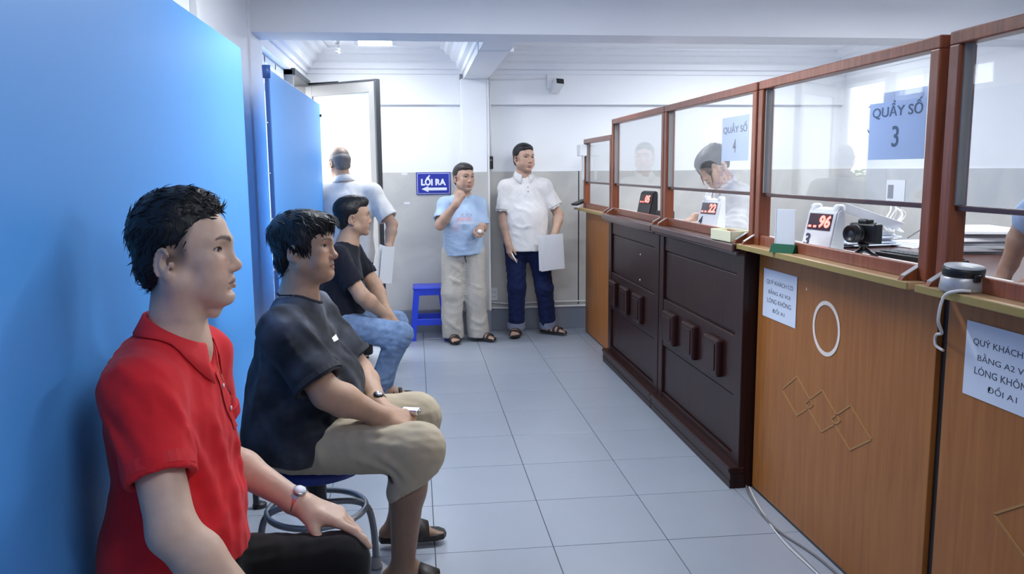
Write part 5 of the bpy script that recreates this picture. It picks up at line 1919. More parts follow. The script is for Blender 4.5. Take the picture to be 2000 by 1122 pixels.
    wrist_watch(root, wrL - d * 0.014, d, (0.25, -0.35, 1), 0.0300, M['chrome'], M['sign_white'], 0.016)
    finish(root)
    swivel_stool((-0.49, 1.71, 0), 'swivel stool under the man in the red polo', 0.475, 0.3)
man_red()

# ================================================================== 2. man in the washed black tee
def man_tee():
    root = person((-0.42, 2.83, 0.0), 'heavyset man in washed black tee and khaki shorts seated with clasped hands')
    Fh = Frame((-0.370, 2.850, 1.170), (0.97, -0.20, 0.0), (0.0, 0, 1), 0.955)
    neck = np.array((-0.402, 2.855, 1.005))
    shR, shL = np.array((-0.432, 2.672, 0.925)), np.array((-0.375, 3.03, 0.925))
    elR, wrR = np.array((-0.290, 2.590, 0.735)), np.array((-0.130, 2.645, 0.640))
    elL, wrL = np.array((-0.215, 3.005, 0.700)), np.array((-0.140, 2.800, 0.632))
    hipR, hipL = np.array((-0.42, 2.725, 0.535)), np.array((-0.42, 2.935, 0.535))
    kR, kL = np.array((-0.012, 2.615, 0.530)), np.array((-0.015, 2.955, 0.540))
    aR, aL = np.array((-0.072, 2.680, 0.085)), np.array((-0.095, 3.055, 0.095))
    S = Sdf()
    head_sdf(S, Fh, fat=0.008, mouth=-0.001)
    nape_neck(S, Fh, neck, 0.060, 0.068)
    S.ell(Fh.p(0, 0.045, -0.090), (0.040, 0.034, 0.024), Fh.A, 0.03)
    torso_sdf(S, hipR, hipL, shR, shL, neck, 0.0, 0.10, 0.03, 0.14)
    arm_sdf(S, shR, elR, wrR, (0.054, 0.050, 0.051, 0.030))
    arm_sdf(S, shL, elL, wrL, (0.054, 0.048, 0.047, 0.029))
    hand_sdf(S, wrR, (0.92, 0.28, -0.26), (-0.15, -0.55, 0.8), -1, ((30, 45, 25), (34, 48, 26), (36, 50, 26), (38, 50, 28)), (28, 14, 24), 1.0, 0.02, 0.029)
    hand_sdf(S, wrL, (0.85, -0.42, -0.28), (0.2, 0.5, 0.85), 1, ((34, 48, 26), (36, 50, 26), (38, 50, 28), (40, 50, 28)), (26, 16, 26), 1.0, 0.02, 0.028)
    for hp, kn, an in ((hipR, kR, aR), (hipL, kL, aL)):
        S.cone(hp, kn, 0.085, 0.062, 0.04)
        cf = kn + (an - kn) * 0.32 + np.array((-0.018, 0, 0))
        S.cone(kn, cf, 0.058, 0.060, 0.03)
        S.cone(cf, an, 0.058, 0.037, 0.03)
    pR = foot_sdf(S, aR, (1, -0.16, 0), s=1.05, zg=0.022)
    pL = foot_sdf(S, aL, (1, 0.10, 0), s=1.0, zg=0.022)
    hl = head_box(Fh)
    hd = (np.array((-0.17, 2.56, 0.54)), np.array((0.05, 2.88, 0.70)))
    fR = (np.array((-0.17, 2.57, 0.0)), np.array((0.15, 2.78, 0.12)))
    V, F = multi_mesh(S, 0.008, [(hl[0], hl[1], 0.0028), (hd[0], hd[1], 0.0030), (fR[0], fR[1], 0.0035)])
    c = face_colors(Fh, V, SKIN_TAN, lips=(0.30, 0.13, 0.10), brow=0.7, tache=0.45, beard=0.12)
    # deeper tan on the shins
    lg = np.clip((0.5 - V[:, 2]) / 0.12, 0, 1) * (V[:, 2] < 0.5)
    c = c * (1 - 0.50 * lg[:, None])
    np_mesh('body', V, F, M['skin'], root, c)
    make_eyes(Fh, root, (-0.05, 1, 0))
    prims = [((0, -0.022, 0.048), (0.088, 0.110, 0.088), 0.02), ((0, 0.020, 0.086), (0.076, 0.082, 0.050), 0.02), ((0.005, 0.078, 0.098), (0.045, 0.030, 0.024), 0.015),
             ((0.052, 0.004, 0.022), (0.036, 0.042, 0.046), 0.02), ((-0.052, 0.004, 0.022), (0.036, 0.042, 0.046), 0.02), ((0, -0.066, -0.022), (0.068, 0.048, 0.068), 0.02)]
    cuts = [((0, 0.132, 0.000), (0.105, 0.072, 0.086), 0.006), ((0.085, 0.105, -0.030), (0.058, 0.072, 0.082), 0.006), ((-0.085, 0.105, -0.030), (0.058, 0.072, 0.082), 0.006),
            ((0.092, 0.004, -0.044), (0.05, 0.055, 0.048), 0.006), ((-0.092, 0.004, -0.044), (0.05, 0.055, 0.048), 0.006), ((0, 0.03, -0.11), (0.11, 0.10, 0.085), 0.01)]
    def fl(p):
        q = Fh.loc(p)
        return Fh.d(0, 0.9, -0.1) if q[2] > 0.095 else Fh.d(0, 0.25, -1.0)
    make_hair(Fh, root, prims, cuts, 0.0036, M['hair'], 2200, fl, folds(4, 0.0036, (30, 30, 18), 0.02), 0.14, 0.045, 0.0020, 7, 0.10)
    # tee
    P = Sdf()
    torso_sdf(P, hipR, hipL, shR, shL, neck, 0.020, 0.115, 0.045, 0.165, 0.07, 0.050)
    P.ell((-0.375, 2.84, 0.675), (0.180, 0.190, 0.155), None, 0.06)
    P.cone((-0.41, 2.835, 0.68), (-0.425, 2.83, 0.52), 0.170, 0.180, 0.05)
    P.ell((-0.400, 2.83, 0.555), (0.165, 0.252, 0.150), None, 0.04)
    eR, dR = sleeve(P, shR, elR, 0.82, 0.068, 0.088, 0.066)
    eL, dL = sleeve(P, shL, elL, 0.80, 0.066, 0.084, 0.066)
    P.cone(shR + np.array((0.01, 0.03, -0.06)), shR + np.array((0.06, 0.06, -0.17)), 0.06, 0.05, 0.05)
    P.cone(neck + np.array((0.008, 0, 0.012)), neck + np.array((0.03, -0.003, 0.10)), 0.074, 0.086, 0.006, True)
    P.half((-0.42, 2.83, 0.485), (0.0, 0, -1.0))
    P.half((-0.235, 2.83, 0.59), (1.2, 0, -1.0), 0.02)
    P.disp = folds(21, 0.0060, (9, 9, 8), 0.06)
    crease(P, [([(-0.37, 2.63, 0.95), (-0.31, 2.61, 0.89), (-0.27, 2.61, 0.82)], 0.012, 0.016), ([(-0.42, 2.60, 0.93), (-0.37, 2.565, 0.86), (-0.30, 2.55, 0.79)], 0.008, 0.014),
               ([(-0.27, 2.70, 0.90), (-0.225, 2.72, 0.80), (-0.21, 2.74, 0.69)], 0.012, 0.018), ([(-0.22, 2.75, 0.72), (-0.30, 2.66, 0.64), (-0.40, 2.64, 0.58)], 0.012, 0.016),
               ([(-0.26, 2.71, 0.66), (-0.34, 2.65, 0.58), (-0.43, 2.64, 0.53)], 0.011, 0.015), ([(-0.20, 2.80, 0.64), (-0.19, 2.86, 0.63), (-0.21, 2.94, 0.65)], 0.010, 0.014),
               ([(-0.50, 2.66, 0.86), (-0.53, 2.68, 0.74), (-0.53, 2.70, 0.62)], 0.010, 0.018), ([(-0.33, 2.60, 0.86), (-0.30, 2.625, 0.80), (-0.29, 2.64, 0.72)], -0.010, 0.010),
               ([(-0.21, 2.86, 0.88), (-0.20, 2.85, 0.78), (-0.19, 2.85, 0.70)], 0.008, 0.015)], P.disp)
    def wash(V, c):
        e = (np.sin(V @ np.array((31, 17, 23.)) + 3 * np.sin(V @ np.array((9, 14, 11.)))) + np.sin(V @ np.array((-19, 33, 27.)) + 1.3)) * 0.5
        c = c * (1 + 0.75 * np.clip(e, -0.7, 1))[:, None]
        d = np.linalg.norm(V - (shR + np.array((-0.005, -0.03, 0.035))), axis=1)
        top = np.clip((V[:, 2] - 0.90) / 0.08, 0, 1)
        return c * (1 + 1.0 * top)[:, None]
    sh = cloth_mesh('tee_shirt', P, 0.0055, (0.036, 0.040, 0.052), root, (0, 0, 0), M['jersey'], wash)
    jer = mat('jersey_trim', (0.035, 0.038, 0.048), 0.9, vary=0.5, vscale=30)
    bm = bmesh.new()
    Fn = Frame(neck + np.array((0.012, -0.002, 0.006)), (0.97, -0.2, 0), (0.28, 0, 1))
    add_tube(bm, [project(P, Fn.p(0.079 * math.cos(t), 0.082 * math.sin(t), 0.030 - 0.012 * math.sin(t))) for t in [2 * math.pi * k / 36 for k in range(36)]], 0.0055, 8, True)
    mesh_obj('neck_rib', bm, jer, sh)
    for e, d, r in ((eR, dR, 0.0865), (eL, dL, 0.0825)):
        ring_band('sleeve_band', e - d * 0.010, d, r - 0.001, 0.018, 0.003, jer, sh)
    patch('chest_print', P, (0.0, 2.83, 0.865), (0, 1, 0), (0, 0, 1), (-1, 0, 0), 0.07, 0.014, M['sign_white'], sh, 6)
    patch('back_print', P, (-0.70, 2.765, 0.915), (0, 1, 0), (0, 0.3, 1), (1, 0.25, 0), 0.035, 0.06, M['silver'], sh, 6)
    # shorts
    T_ = Sdf()
    T_.ell((-0.42, 2.83, 0.555), (0.155, 0.195, 0.105), None, 0.05)
    for hp, kn, an in ((hipR, kR, aR), (hipL, kL, aL)):
        T_.cone(hp, kn + np.array((0.005, 0, 0.0)), 0.102, 0.082, 0.05)
        d = nrm(an - kn)
        T_.cone(kn, kn + d * 0.15, 0.080, 0.086, 0.03)
    for kn, an in ((kR, aR), (kL, aL)):
        d = nrm(an - kn)
        dt = nrm(d + np.array((0.80, 0, 0.0)))
        cut_tip(T_, kn + d * 0.105, dt, 0.105, 0.064)
    T_.disp = folds(8, 0.0045, (11, 11, 13))
    crease(T_, [([(-0.14, 2.54, 0.54), (-0.07, 2.55, 0.49), (-0.04, 2.60, 0.445)], 0.010, 0.013), ([(-0.22, 2.56, 0.52), (-0.12, 2.545, 0.47), (-0.07, 2.58, 0.43)], 0.010, 0.013),
                ([(-0.30, 2.60, 0.62), (-0.18, 2.58, 0.62), (-0.05, 2.58, 0.61)], 0.007, 0.012), ([(-0.27, 2.585, 0.57), (-0.13, 2.54, 0.58), (-0.02, 2.535, 0.56)], 0.006, 0.014),
                ([(-0.36, 2.64, 0.60), (-0.33, 2.60, 0.55), (-0.32, 2.60, 0.49)], 0.010, 0.014)], T_.disp)
    kh = (0.46, 0.39, 0.285)
    so = cloth_mesh('shorts', T_, 0.006, kh, root, (0, 0, 0))
    for kn, an in ((kR, aR), (kL, aL)):
        d = nrm(an - kn)
    for p in (pR, pL):
        sandal(root, p, 'slipper', ((0.085, 0.052),), 1.0, 0.022, slide=True, width=1.06)
    d = nrm(wrL - elL)
    wrist_watch(root, wrL - d * 0.012, d, (0.2, -0.6, 1), 0.0305, M['black_pl'], M['chrome'], 0.017)
    finish(root)
    ph = empty('key_case', (-0.035, 2.715, 0.614), 'small silver case held in the clasped hands of the heavyset man', 'case', None, -0.3)
    box('case_body', -0.030, 0.034, -0.020, 0.020, 0.006, 0.026, M['chrome'], ph, 0.006)
    box('case_clasp', 0.030, 0.038, -0.008, 0.008, 0.010, 0.022, M['silver'], ph, 0.002)
    swivel_stool((-0.37, 2.85, 0), 'swivel stool with grey foot ring under the heavyset man', 0.44, math.radians(-37))
man_tee()

# ================================================================== 3. man in the dark tee and jeans, seated
def man_jeans():
    root = person((-0.45, 4.92, 0.0), 'seated man in plain black tee and light blue jeans, sideways before the second board')
    Fh = Frame((-0.365, 4.975, 1.155), (0.97, 0.22, 0.0), (0.02, 0, 1), 0.97)
    neck = np.array((-0.402, 4.965, 1.010))
    shR, shL = np.array((-0.455, 4.800, 0.940)), np.array((-0.395, 5.13, 0.940))
    elR, wrR = np.array((-0.315, 4.755, 0.720)), np.array((-0.190, 4.840, 0.590))
    elL, wrL = np.array((-0.255, 5.10, 0.730)), np.array((-0.185, 4.945, 0.590))
    hipR, hipL = np.array((-0.475, 4.83, 0.535)), np.array((-0.475, 5.02, 0.535))
    kR, kL = np.array((-0.105, 4.755, 0.490)), np.array((-0.13, 5.06, 0.500))
    aR, aL = np.array((-0.255, 4.82, 0.150)), np.array((-0.22, 5.07, 0.120))
    S = Sdf()
    head_sdf(S, Fh, fat=0.004)
    nape_neck(S, Fh, neck, 0.055, 0.062)
    torso_sdf(S, hipR, hipL, shR, shL, neck, 0.0, 0.098, 0.01, 0.13)
    arm_sdf(S, shR, elR, wrR, (0.050, 0.045, 0.045, 0.028))
    arm_sdf(S, shL, elL, wrL, (0.050, 0.045, 0.044, 0.028))
    for w_, sd in ((wrR, -1), (wrL, 1)):
        hand_sdf(S, w_, (0.55, -0.12 * sd, -0.8), (0.5, -0.75 * (-sd), 0.35), sd, ((25, 35, 20),) * 4, (24, 10, 20), 0.97, 0.03)
    for hp, kn, an in ((hipR, kR, aR), (hipL, kL, aL)):
        S.cone(hp, kn, 0.075, 0.055, 0.04)
        S.cone(kn, an, 0.052, 0.034, 0.03)
    pR = foot_sdf(S, aR, (0.98, -0.15, 0), zg=0.03)
    pL = foot_sdf(S, aL, (0.98, 0.05, 0), zg=0.03)
    hl = head_box(Fh)
    V, F = multi_mesh(S, 0.0085, [(hl[0], hl[1], 0.0036), (np.array((-0.3, 4.74, 0.44)), np.array((-0.06, 5.05, 0.64)), 0.0042)])
    c = face_colors(Fh, V, SKIN_TAN, brow=0.7, tache=0.1)
    np_mesh('body', V, F, M['skin'], root, c)
    make_eyes(Fh, root)
    prims = [((0, -0.020, 0.050), (0.080, 0.104, 0.086), 0.02), ((0, 0.022, 0.092), (0.062, 0.072, 0.046), 0.02), ((0, 0.062, 0.102), (0.04, 0.03, 0.022), 0.015), ((0, -0.062, -0.016), (0.062, 0.046, 0.060), 0.02)]
    cuts = [((0, 0.126, 0.002), (0.100, 0.072, 0.090), 0.006), ((0.085, 0.098, -0.020), (0.055, 0.072, 0.088), 0.006), ((-0.085, 0.098, -0.020), (0.055, 0.072, 0.088), 0.006),
            ((0.088, 0.0, -0.034), (0.045, 0.055, 0.062), 0.006), ((-0.088, 0.0, -0.034), (0.045, 0.055, 0.062), 0.006), ((0, 0.02, -0.11), (0.11, 0.10, 0.085), 0.01)]
    make_hair(Fh, root, prims, cuts, 0.0045, M['hair'], 500, lambda p: Fh.d(0, 0.9, 0.2), folds(3, 0.002, (50, 50, 50), 0.01), 0.3, 0.02, 0.0018, 9)
    P = Sdf()
    torso_sdf(P, hipR, hipL, shR, shL, neck, 0.012, 0.105, 0.02, 0.145, 0.06, 0.048)
    P.cone((-0.46, 4.925, 0.68), (-0.47, 4.925, 0.55), 0.135, 0.15, 0.06)
    eR, dR = sleeve(P, shR, elR, 0.66, 0.058, 0.064, 0.054)
    eL, dL = sleeve(P, shL, elL, 0.66, 0.064, 0.064, 0.054)
    P.cone(neck + np.array((0.006, 0, 0.014)), neck + np.array((0.03, 0.005, 0.10)), 0.066, 0.078, 0.006, True)
    P.half((-0.45, 4.92, 0.565), (0.25, 0, -1))
    P.disp = folds(31, 0.004, (11, 11, 9))
    cloth_mesh('tee_shirt', P, 0.0065, (0.010, 0.011, 0.020), root, (0, 0, 0))
    T_ = Sdf()
    T_.ell((-0.475, 4.925, 0.545), (0.135, 0.175, 0.095), None, 0.05)
    for hp, kn, an in ((hipR, kR, aR), (hipL, kL, aL)):
        T_.cone(hp, kn, 0.092, 0.072, 0.05)
        T_.cone(kn, an, 0.068, 0.062, 0.03)
        cut_tip(T_, an + nrm(an - kn) * 0.01, nrm(an - kn), 0.066, 0.045)
    T_.disp = folds(9, 0.006, (13, 13, 15))
    crease(T_, [([(-0.16, 4.68, 0.50), (-0.20, 4.70, 0.44), (-0.26, 4.76, 0.42)], 0.010, 0.014), ([(-0.12, 4.68, 0.47), (-0.17, 4.70, 0.40), (-0.22, 4.74, 0.37)], 0.010, 0.014),
                ([(-0.36, 4.745, 0.56), (-0.26, 4.70, 0.55), (-0.15, 4.685, 0.52)], 0.008, 0.014)], T_.disp)
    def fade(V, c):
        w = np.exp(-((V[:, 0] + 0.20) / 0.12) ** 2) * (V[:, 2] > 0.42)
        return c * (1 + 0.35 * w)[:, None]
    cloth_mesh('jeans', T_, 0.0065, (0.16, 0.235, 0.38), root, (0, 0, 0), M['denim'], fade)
    for p in (pR, pL):
        sandal(root, p, 'sandal', ((0.05, 0.05), (0.10, 0.035)), 1.0, 0.03)
    finish(root)
    swivel_stool((-0.475, 4.925, 0), 'swivel stool under the man in light blue jeans', 0.45, 0.2)
man_jeans()

# ================================================================== standing figures
def legs_sdf(T_, hips, knees, anks, r=(0.10, 0.082, 0.075), seat=0.10, zcut=0.06, k=0.04):
    pel = (hips[0] + hips[1]) / 2
    half_w = np.linalg.norm(hips[0] - hips[1]) / 2
    T_.ell(pel + np.array((0, 0, 0.02)), (half_w + 0.075, seat + 0.01, 0.13), None, 0.04)
    for h_, kn, an in zip(hips, knees, anks):
        T_.cone(h_, kn, r[0], r[1], k)
        T_.cone(kn, an + np.array((0, 0, zcut - 0.09)), r[1], r[2], 0.03)

def standing(name_label, base, Fh, neck, sh, el, wr, hips, knees, anks, toes, skin, hair, shirt, trousers, feet, fat=0.0, mouth=0.0, hands=None, depth=0.10, belly=0.01, waist=0.135, hcol=None, eyes=True):
    root = person(base, name_label)
    A = [np.asarray(v, float) for v in (neck, *sh, *el, *wr, *hips, *knees, *anks)]
    neck, shR, shL, elR, elL, wrR, wrL, hR, hL, kR, kL, aR, aL = A
    S = Sdf()
    head_sdf(S, Fh, fat=fat, mouth=mouth)
    nape_neck(S, Fh, neck, 0.055, 0.061)
    torso_sdf(S, hR, hL, shR, shL, neck, 0.0, depth, belly, waist)
    arm_sdf(S, shR, elR, wrR, (0.046, 0.041, 0.041, 0.027))
    arm_sdf(S, shL, elL, wrL, (0.046, 0.041, 0.041, 0.027))
    for h_ in hands:
        hand_sdf(S, *h_)
    for hp, kn, an in ((hR, kR, aR), (hL, kL, aL)):
        S.cone(hp, kn, 0.075, 0.055, 0.04)
        S.cone(kn, an, 0.052, 0.034, 0.03)
    ps = [foot_sdf(S, an, t, zg=0.016) for an, t in zip((aR, aL), toes)] if feet else []
    hl = head_box(Fh)
    fine = [(hl[0], hl[1], 0.0038)]
    for w_ in (wrR, wrL):
        b = box_at(w_, 0.12)
        fine.append((b[0], b[1], 0.0045))
    V, F = multi_mesh(S, 0.0085, fine[:1] + fine[1:])
    c = face_colors(Fh, V, skin, brow=0.7, mouth=mouth) if hcol is None else hcol(Fh, V, face_colors(Fh, V, skin, brow=0.6))
    np_mesh('body', V, F, M['skin'], root, c)
    if eyes:
        make_eyes(Fh, root)
    return root, ps, (neck, shR, shL, elR, elL, wrR, wrL, hR, hL, kR, kL, aR, aL)

HAIR_CUTS = [((0, 0.126, 0.002), (0.100, 0.072, 0.090), 0.006), ((0.085, 0.100, -0.020), (0.055, 0.072, 0.088), 0.006), ((-0.085, 0.100, -0.020), (0.055, 0.072, 0.088), 0.006),
             ((0.088, 0.0, -0.034), (0.045, 0.055, 0.062), 0.006), ((-0.088, 0.0, -0.034), (0.045, 0.055, 0.062), 0.006), ((0, 0.02, -0.11), (0.11, 0.10, 0.085), 0.01)]
HAIR_PRIMS = [((0, -0.020, 0.050), (0.080, 0.102, 0.084), 0.02), ((0, 0.016, 0.088), (0.066, 0.076, 0.042), 0.02), ((0, -0.060, -0.016), (0.062, 0.046, 0.058), 0.02)]

# ---- 4. man in the white shirt seen from behind
def man_white_shirt():
    Fh = Frame((-0.560, 6.43, 1.488), (-0.45, 0.87, -0.22), (-0.05, 0.18, 1), 0.97)
    def greying(F_, V, c):
        L = F_.loc(V)
        w = np.clip((0.16 - L[:, 2]) / 0.10, 0.30, 1) * np.clip((L[:, 2] + 0.055) / 0.02, 0, 1) * np.clip((0.03 - L[:, 1]) / 0.02, 0, 1) * (np.abs(L[:, 0]) < 0.0755)
        n = 0.5 + 0.5 * np.sin(V @ np.array((410., 380, 290)) + 2 * np.sin(V @ np.array((150., 210, 90))))
        w = w * (0.55 + 0.4 * n)
        return c * (1 - w[:, None]) + np.array((0.13, 0.125, 0.12)) * w[:, None]
    root, ps, J = standing('grey-haired balding man in white shirt walking out, seen from behind', (-0.50, 6.36, 0), Fh, (-0.525, 6.395, 1.345),
        ((-0.318, 6.360, 1.262), (-0.695, 6.395, 1.262)), ((-0.175, 6.275, 1.030), (-0.78, 6.33, 1.02)), ((-0.205, 6.165, 0.845), (-0.76, 6.30, 0.80)),
        ((-0.42, 6.35, 0.80), (-0.60, 6.36, 0.80)), ((-0.42, 6.36, 0.43), (-0.60, 6.42, 0.43)), ((-0.42, 6.30, 0.09), (-0.60, 6.42, 0.09)),
        ((-0.3, 0.95, 0), (-0.3, 0.95, 0)), SKIN_TAN, None, None, None, True,
        hands=[(np.array((-0.205, 6.165, 0.845)), (-0.15, -0.12, -1), (1, 0.1, -0.1), -1, ((30, 45, 25),) * 4, (30, 20, 20), 0.95, 0.03),
               (np.array((-0.76, 6.30, 0.80)), (0.05, 0.0, -1), (-1, 0, 0), 1, ((30, 40, 20),) * 4, (25, 15, 20), 0.95, 0.03)], hcol=greying, belly=0.015)
    neck, shR, shL, elR, elL, wrR, wrL, hR, hL, kR, kL, aR, aL = J
    make_hair(Fh, root, [((0, -0.030, 0.020), (0.0785, 0.094, 0.060), 0.02), ((0, -0.060, -0.020), (0.062, 0.044, 0.050), 0.02)],
              HAIR_CUTS + [((0, -0.004, 0.118), (0.088, 0.115, 0.080), 0.01)], 0.005, M['hair_grey'], 260, lambda p: Fh.d(0, -0.4, -1), folds(3, 0.002, (60, 60, 60), 0.01), 0.1, 0.014, 0.0016, 12)
    P = Sdf()
    torso_sdf(P, hR, hL, shR, shL, neck, 0.020, 0.112, 0.015, 0.155, 0.06, 0.048)
    P.cone((-0.505, 6.375, 0.98), (-0.505, 6.365, 0.66), 0.165, 0.190, 0.06)
    eR, dR = sleeve(P, shR, elR, 0.78, 0.064, 0.080, 0.058)
    eL, dL = sleeve(P, shL, elL, 0.78, 0.064, 0.080, 0.058)
    P.cone(neck + np.array((-0.005, 0.01, 0.03)), neck + np.array((-0.012, 0.02, 0.12)), 0.062, 0.075, 0.006, True)
    P.half((-0.5, 6.36, 0.700), (0.06, 0, -1))
    P.cone((-0.31, 6.27, 0.70), (-0.30, 6.40, 0.66), 0.055, 0.055, 0.02, True)
    P.disp = folds(41, 0.005, (9, 9, 7))
    crease(P, [([(-0.30, 6.27, 1.16), (-0.36, 6.23, 1.12), (-0.46, 6.20, 1.10)], 0.006, 0.016), ([(-0.33, 6.23, 1.0), (-0.34, 6.21, 0.88), (-0.34, 6.20, 0.76)], 0.008, 0.02),
               ([(-0.26, 6.26, 1.20), (-0.27, 6.22, 1.13), (-0.25, 6.21, 1.08)], 0.008, 0.014)], P.disp)
    wh = (0.66, 0.65, 0.65)
    sh_ = cloth_mesh('shirt', P, 0.007, wh, root, (0, 0, 0))
    cw_ = mat('white_cotton', wh, 0.85, bump=0.2, bscale=600)
    collar(sh_, Frame(neck + np.array((-0.004, 0.004, 0.010)), (-0.3, 0.95, 0), (-0.05, 0.15, 1)), cw_, 0.062, 0.064, 0.040, 0.012, 0.35, 0.03, 0.052, 0.014, S=P)
    patch('back_yoke_seam', P, (-0.50, 6.0, 1.205), (1, 0, 0), (0, 0, 1), (0, 1, 0), 0.32, 0.004, cw_, sh_, 8, 0.001)
    T_ = Sdf()
    legs_sdf(T_, (hR, hL), (kR, kL), (aR, aL), (0.098, 0.078, 0.075))
    T_.half((0, 0, 0.04), (0, 0, -1))
    T_.disp = folds(6, 0.004)
    cloth_mesh('trousers', T_, 0.008, (0.010, 0.010, 0.012), root, (0, 0, 0))
    for p in ps:
        sandal(root, p, 'sandal', ((0.05, 0.05), (0.10, 0.035)), 1.0, 0.018)
    finish(root)
    # papers in the right hand
    for k in range(2):
        s_ = box('paper_sheet', -0.06, 0.06, -0.0012, 0.0012, -0.27, 0.0, M['paper'])
        bmx = s_.data
        for v in bmx.vertices:
            v.co.y += 0.02 * (v.co.x / 0.06) ** 2
        s_.location = (-0.215 + 0.028 * k, 6.085 - 0.02 * k, 0.885 - 0.005 * k)
        s_.rotation_euler = (0.05, (0.30, 0.10)[k], (1.05, 0.75)[k])
        tag(s_, ['slanting white paper held by the man seen from behind, inner sheet', 'white paper held by the man seen from behind, outer sheet'][k], 'paper', 'papers in hand')
man_white_shirt()

# ---- 5. older man in the light blue tee
def man_blue_tee():
    Fh = Frame((0.404, 6.900, 1.360), (0.50, -0.86, -0.04), (0.03, 0, 1), 0.955)
    wrR, wrL = np.array((0.330, 6.668, 1.165)), np.array((0.525, 6.765, 0.955))
    root, ps, J = standing('older man in light blue printed tee and beige trousers, fist at his chin', (0.39, 6.9, 0), Fh, (0.392, 6.925, 1.225),
        ((0.248, 6.895, 1.145), (0.525, 6.935, 1.142)), ((0.198, 6.775, 0.985), (0.552, 6.915, 0.955)), (wrR, wrL),
        ((0.305, 6.905, 0.735), (0.475, 6.925, 0.735)), ((0.288, 6.86, 0.41), (0.478, 6.88, 0.41)), ((0.290, 6.870, 0.085), (0.505, 6.885, 0.085)),
        ((0.12, -1, 0), (0.75, -0.66, 0)), SKIN_MID, None, None, None, True, fat=0.002, mouth=0.003,
        hands=[(wrR, (0.42, 0.10, 0.9), (-0.35, -0.9, 0.1), -1, ((55, 75, 40), (60, 80, 40), (62, 82, 40), (66, 82, 40)), (30, 25, 30), 0.92, 0.0),
               (wrL, (-0.05, -0.9, -0.25), (0.6, -0.1, 0.8), 1, ((60, 80, 40), (62, 82, 40), (64, 84, 40), (66, 84, 40)), (30, 20, 30), 0.92, 0.0)], belly=0.005)
    neck, shR, shL, elR, elL, wrR, wrL, hR, hL, kR, kL, aR, aL = J
    make_hair(Fh, root, HAIR_PRIMS, HAIR_CUTS, 0.005, M['hair_brown'], 420, lambda p: Fh.d(-0.6, 0.5, 0.0), folds(5, 0.002, (50, 50, 50), 0.01), 0.12, 0.022, 0.0018, 14)
    P = Sdf()
    torso_sdf(P, hR, hL, shR, shL, neck, 0.014, 0.104, 0.012, 0.138, 0.06, 0.045)
    P.cone((0.39, 6.915, 0.96), (0.39, 6.912, 0.70), 0.140, 0.160, 0.06)
    eR, dR = sleeve(P, shR, elR, 0.70, 0.057, 0.070, 0.052)
    eL, dL = sleeve(P, shL, elL, 0.85, 0.057, 0.072, 0.052)
    P.cone(neck + np.array((0.006, -0.012, 0.008)), neck + np.array((0.012, -0.03, 0.10)), 0.062, 0.076, 0.006, True)
    P.half((0.39, 6.9, 0.732), (0.05, 0, -1))
    P.disp = folds(51, 0.005, (10, 10, 9))
    crease(P, [([(0.26, 6.80, 0.87), (0.36, 6.77, 0.82), (0.46, 6.78, 0.84)], 0.008, 0.014), ([(0.28, 6.79, 0.82), (0.38, 6.77, 0.78), (0.50, 6.80, 0.81)], 0.008, 0.014), ([(0.42, 6.79, 1.12), (0.46, 6.80, 1.06)], 0.008, 0.014)], P.disp)
    def prt(V, c):
        x, z = V[:, 0], V[:, 2]
        f = V[:, 1] < 6.90
        n = 0.5 + 0.5 * np.sin(x * 160 + 4 * np.sin(z * 90))
        def put(col, w):
            w = np.clip(w, 0, 1)[:, None]
            c[:] = c * (1 - w) + np.array(col) * w
        put((0.62, 0.36, 0.42), f * ((x > 0.33) & (x < 0.455) & (z > 1.015) & (z < 1.045)) * (0.45 + 0.5 * n))
        put((0.60, 0.65, 0.74), f * ((x > 0.31) & (x < 0.50) & (z > 0.995) & (z < 1.004)) * 0.9)
        put((0.22, 0.28, 0.42), f * ((x > 0.345) & (x < 0.445) & (z > 0.94) & (z < 0.99)) * np.clip(1 - np.abs(x - 0.40) / 0.06 - np.clip(0.965 - z, 0, 1) * 12, 0, 1) * (0.6 + 0.4 * n))
        put((0.30, 0.34, 0.46), f * ((x > 0.36) & (x < 0.46) & (z > 1.045) & (z < 1.075)) * n * 0.7)
        put((0.62, 0.45, 0.55), f * np.exp(-(((x - 0.33) / 0.03) ** 2 + ((z - 0.965) / 0.04) ** 2)) * 0.6)
        return c
    lb = (0.42, 0.56, 0.78)
    sh_ = cloth_mesh('tee_shirt', P, 0.006, lb, root, (0, 0, 0), None, prt)
    bm = bmesh.new()
    Fn = Frame(neck + np.array((0.008, -0.014, 0.0)), (0.1, -1, 0), (0.05, -0.35, 1))
    add_tube(bm, [project(P, Fn.p(0.066 * math.cos(t), 0.068 * math.sin(t), 0.020)) for t in [2 * math.pi * k / 28 for k in range(28)]], 0.005, 6, True)
    mesh_obj('neck_rib', bm, mat('light_blue_rib', lb, 0.85), sh_)
    T_ = Sdf()
    legs_sdf(T_, (hR, hL), (kR, kL), (aR, aL), (0.100, 0.090, 0.092), 0.105)
    T_.half((0, 0, 0.035), (0, 0, -1))
    T_.disp = folds(61, 0.0065, (11, 11, 14))
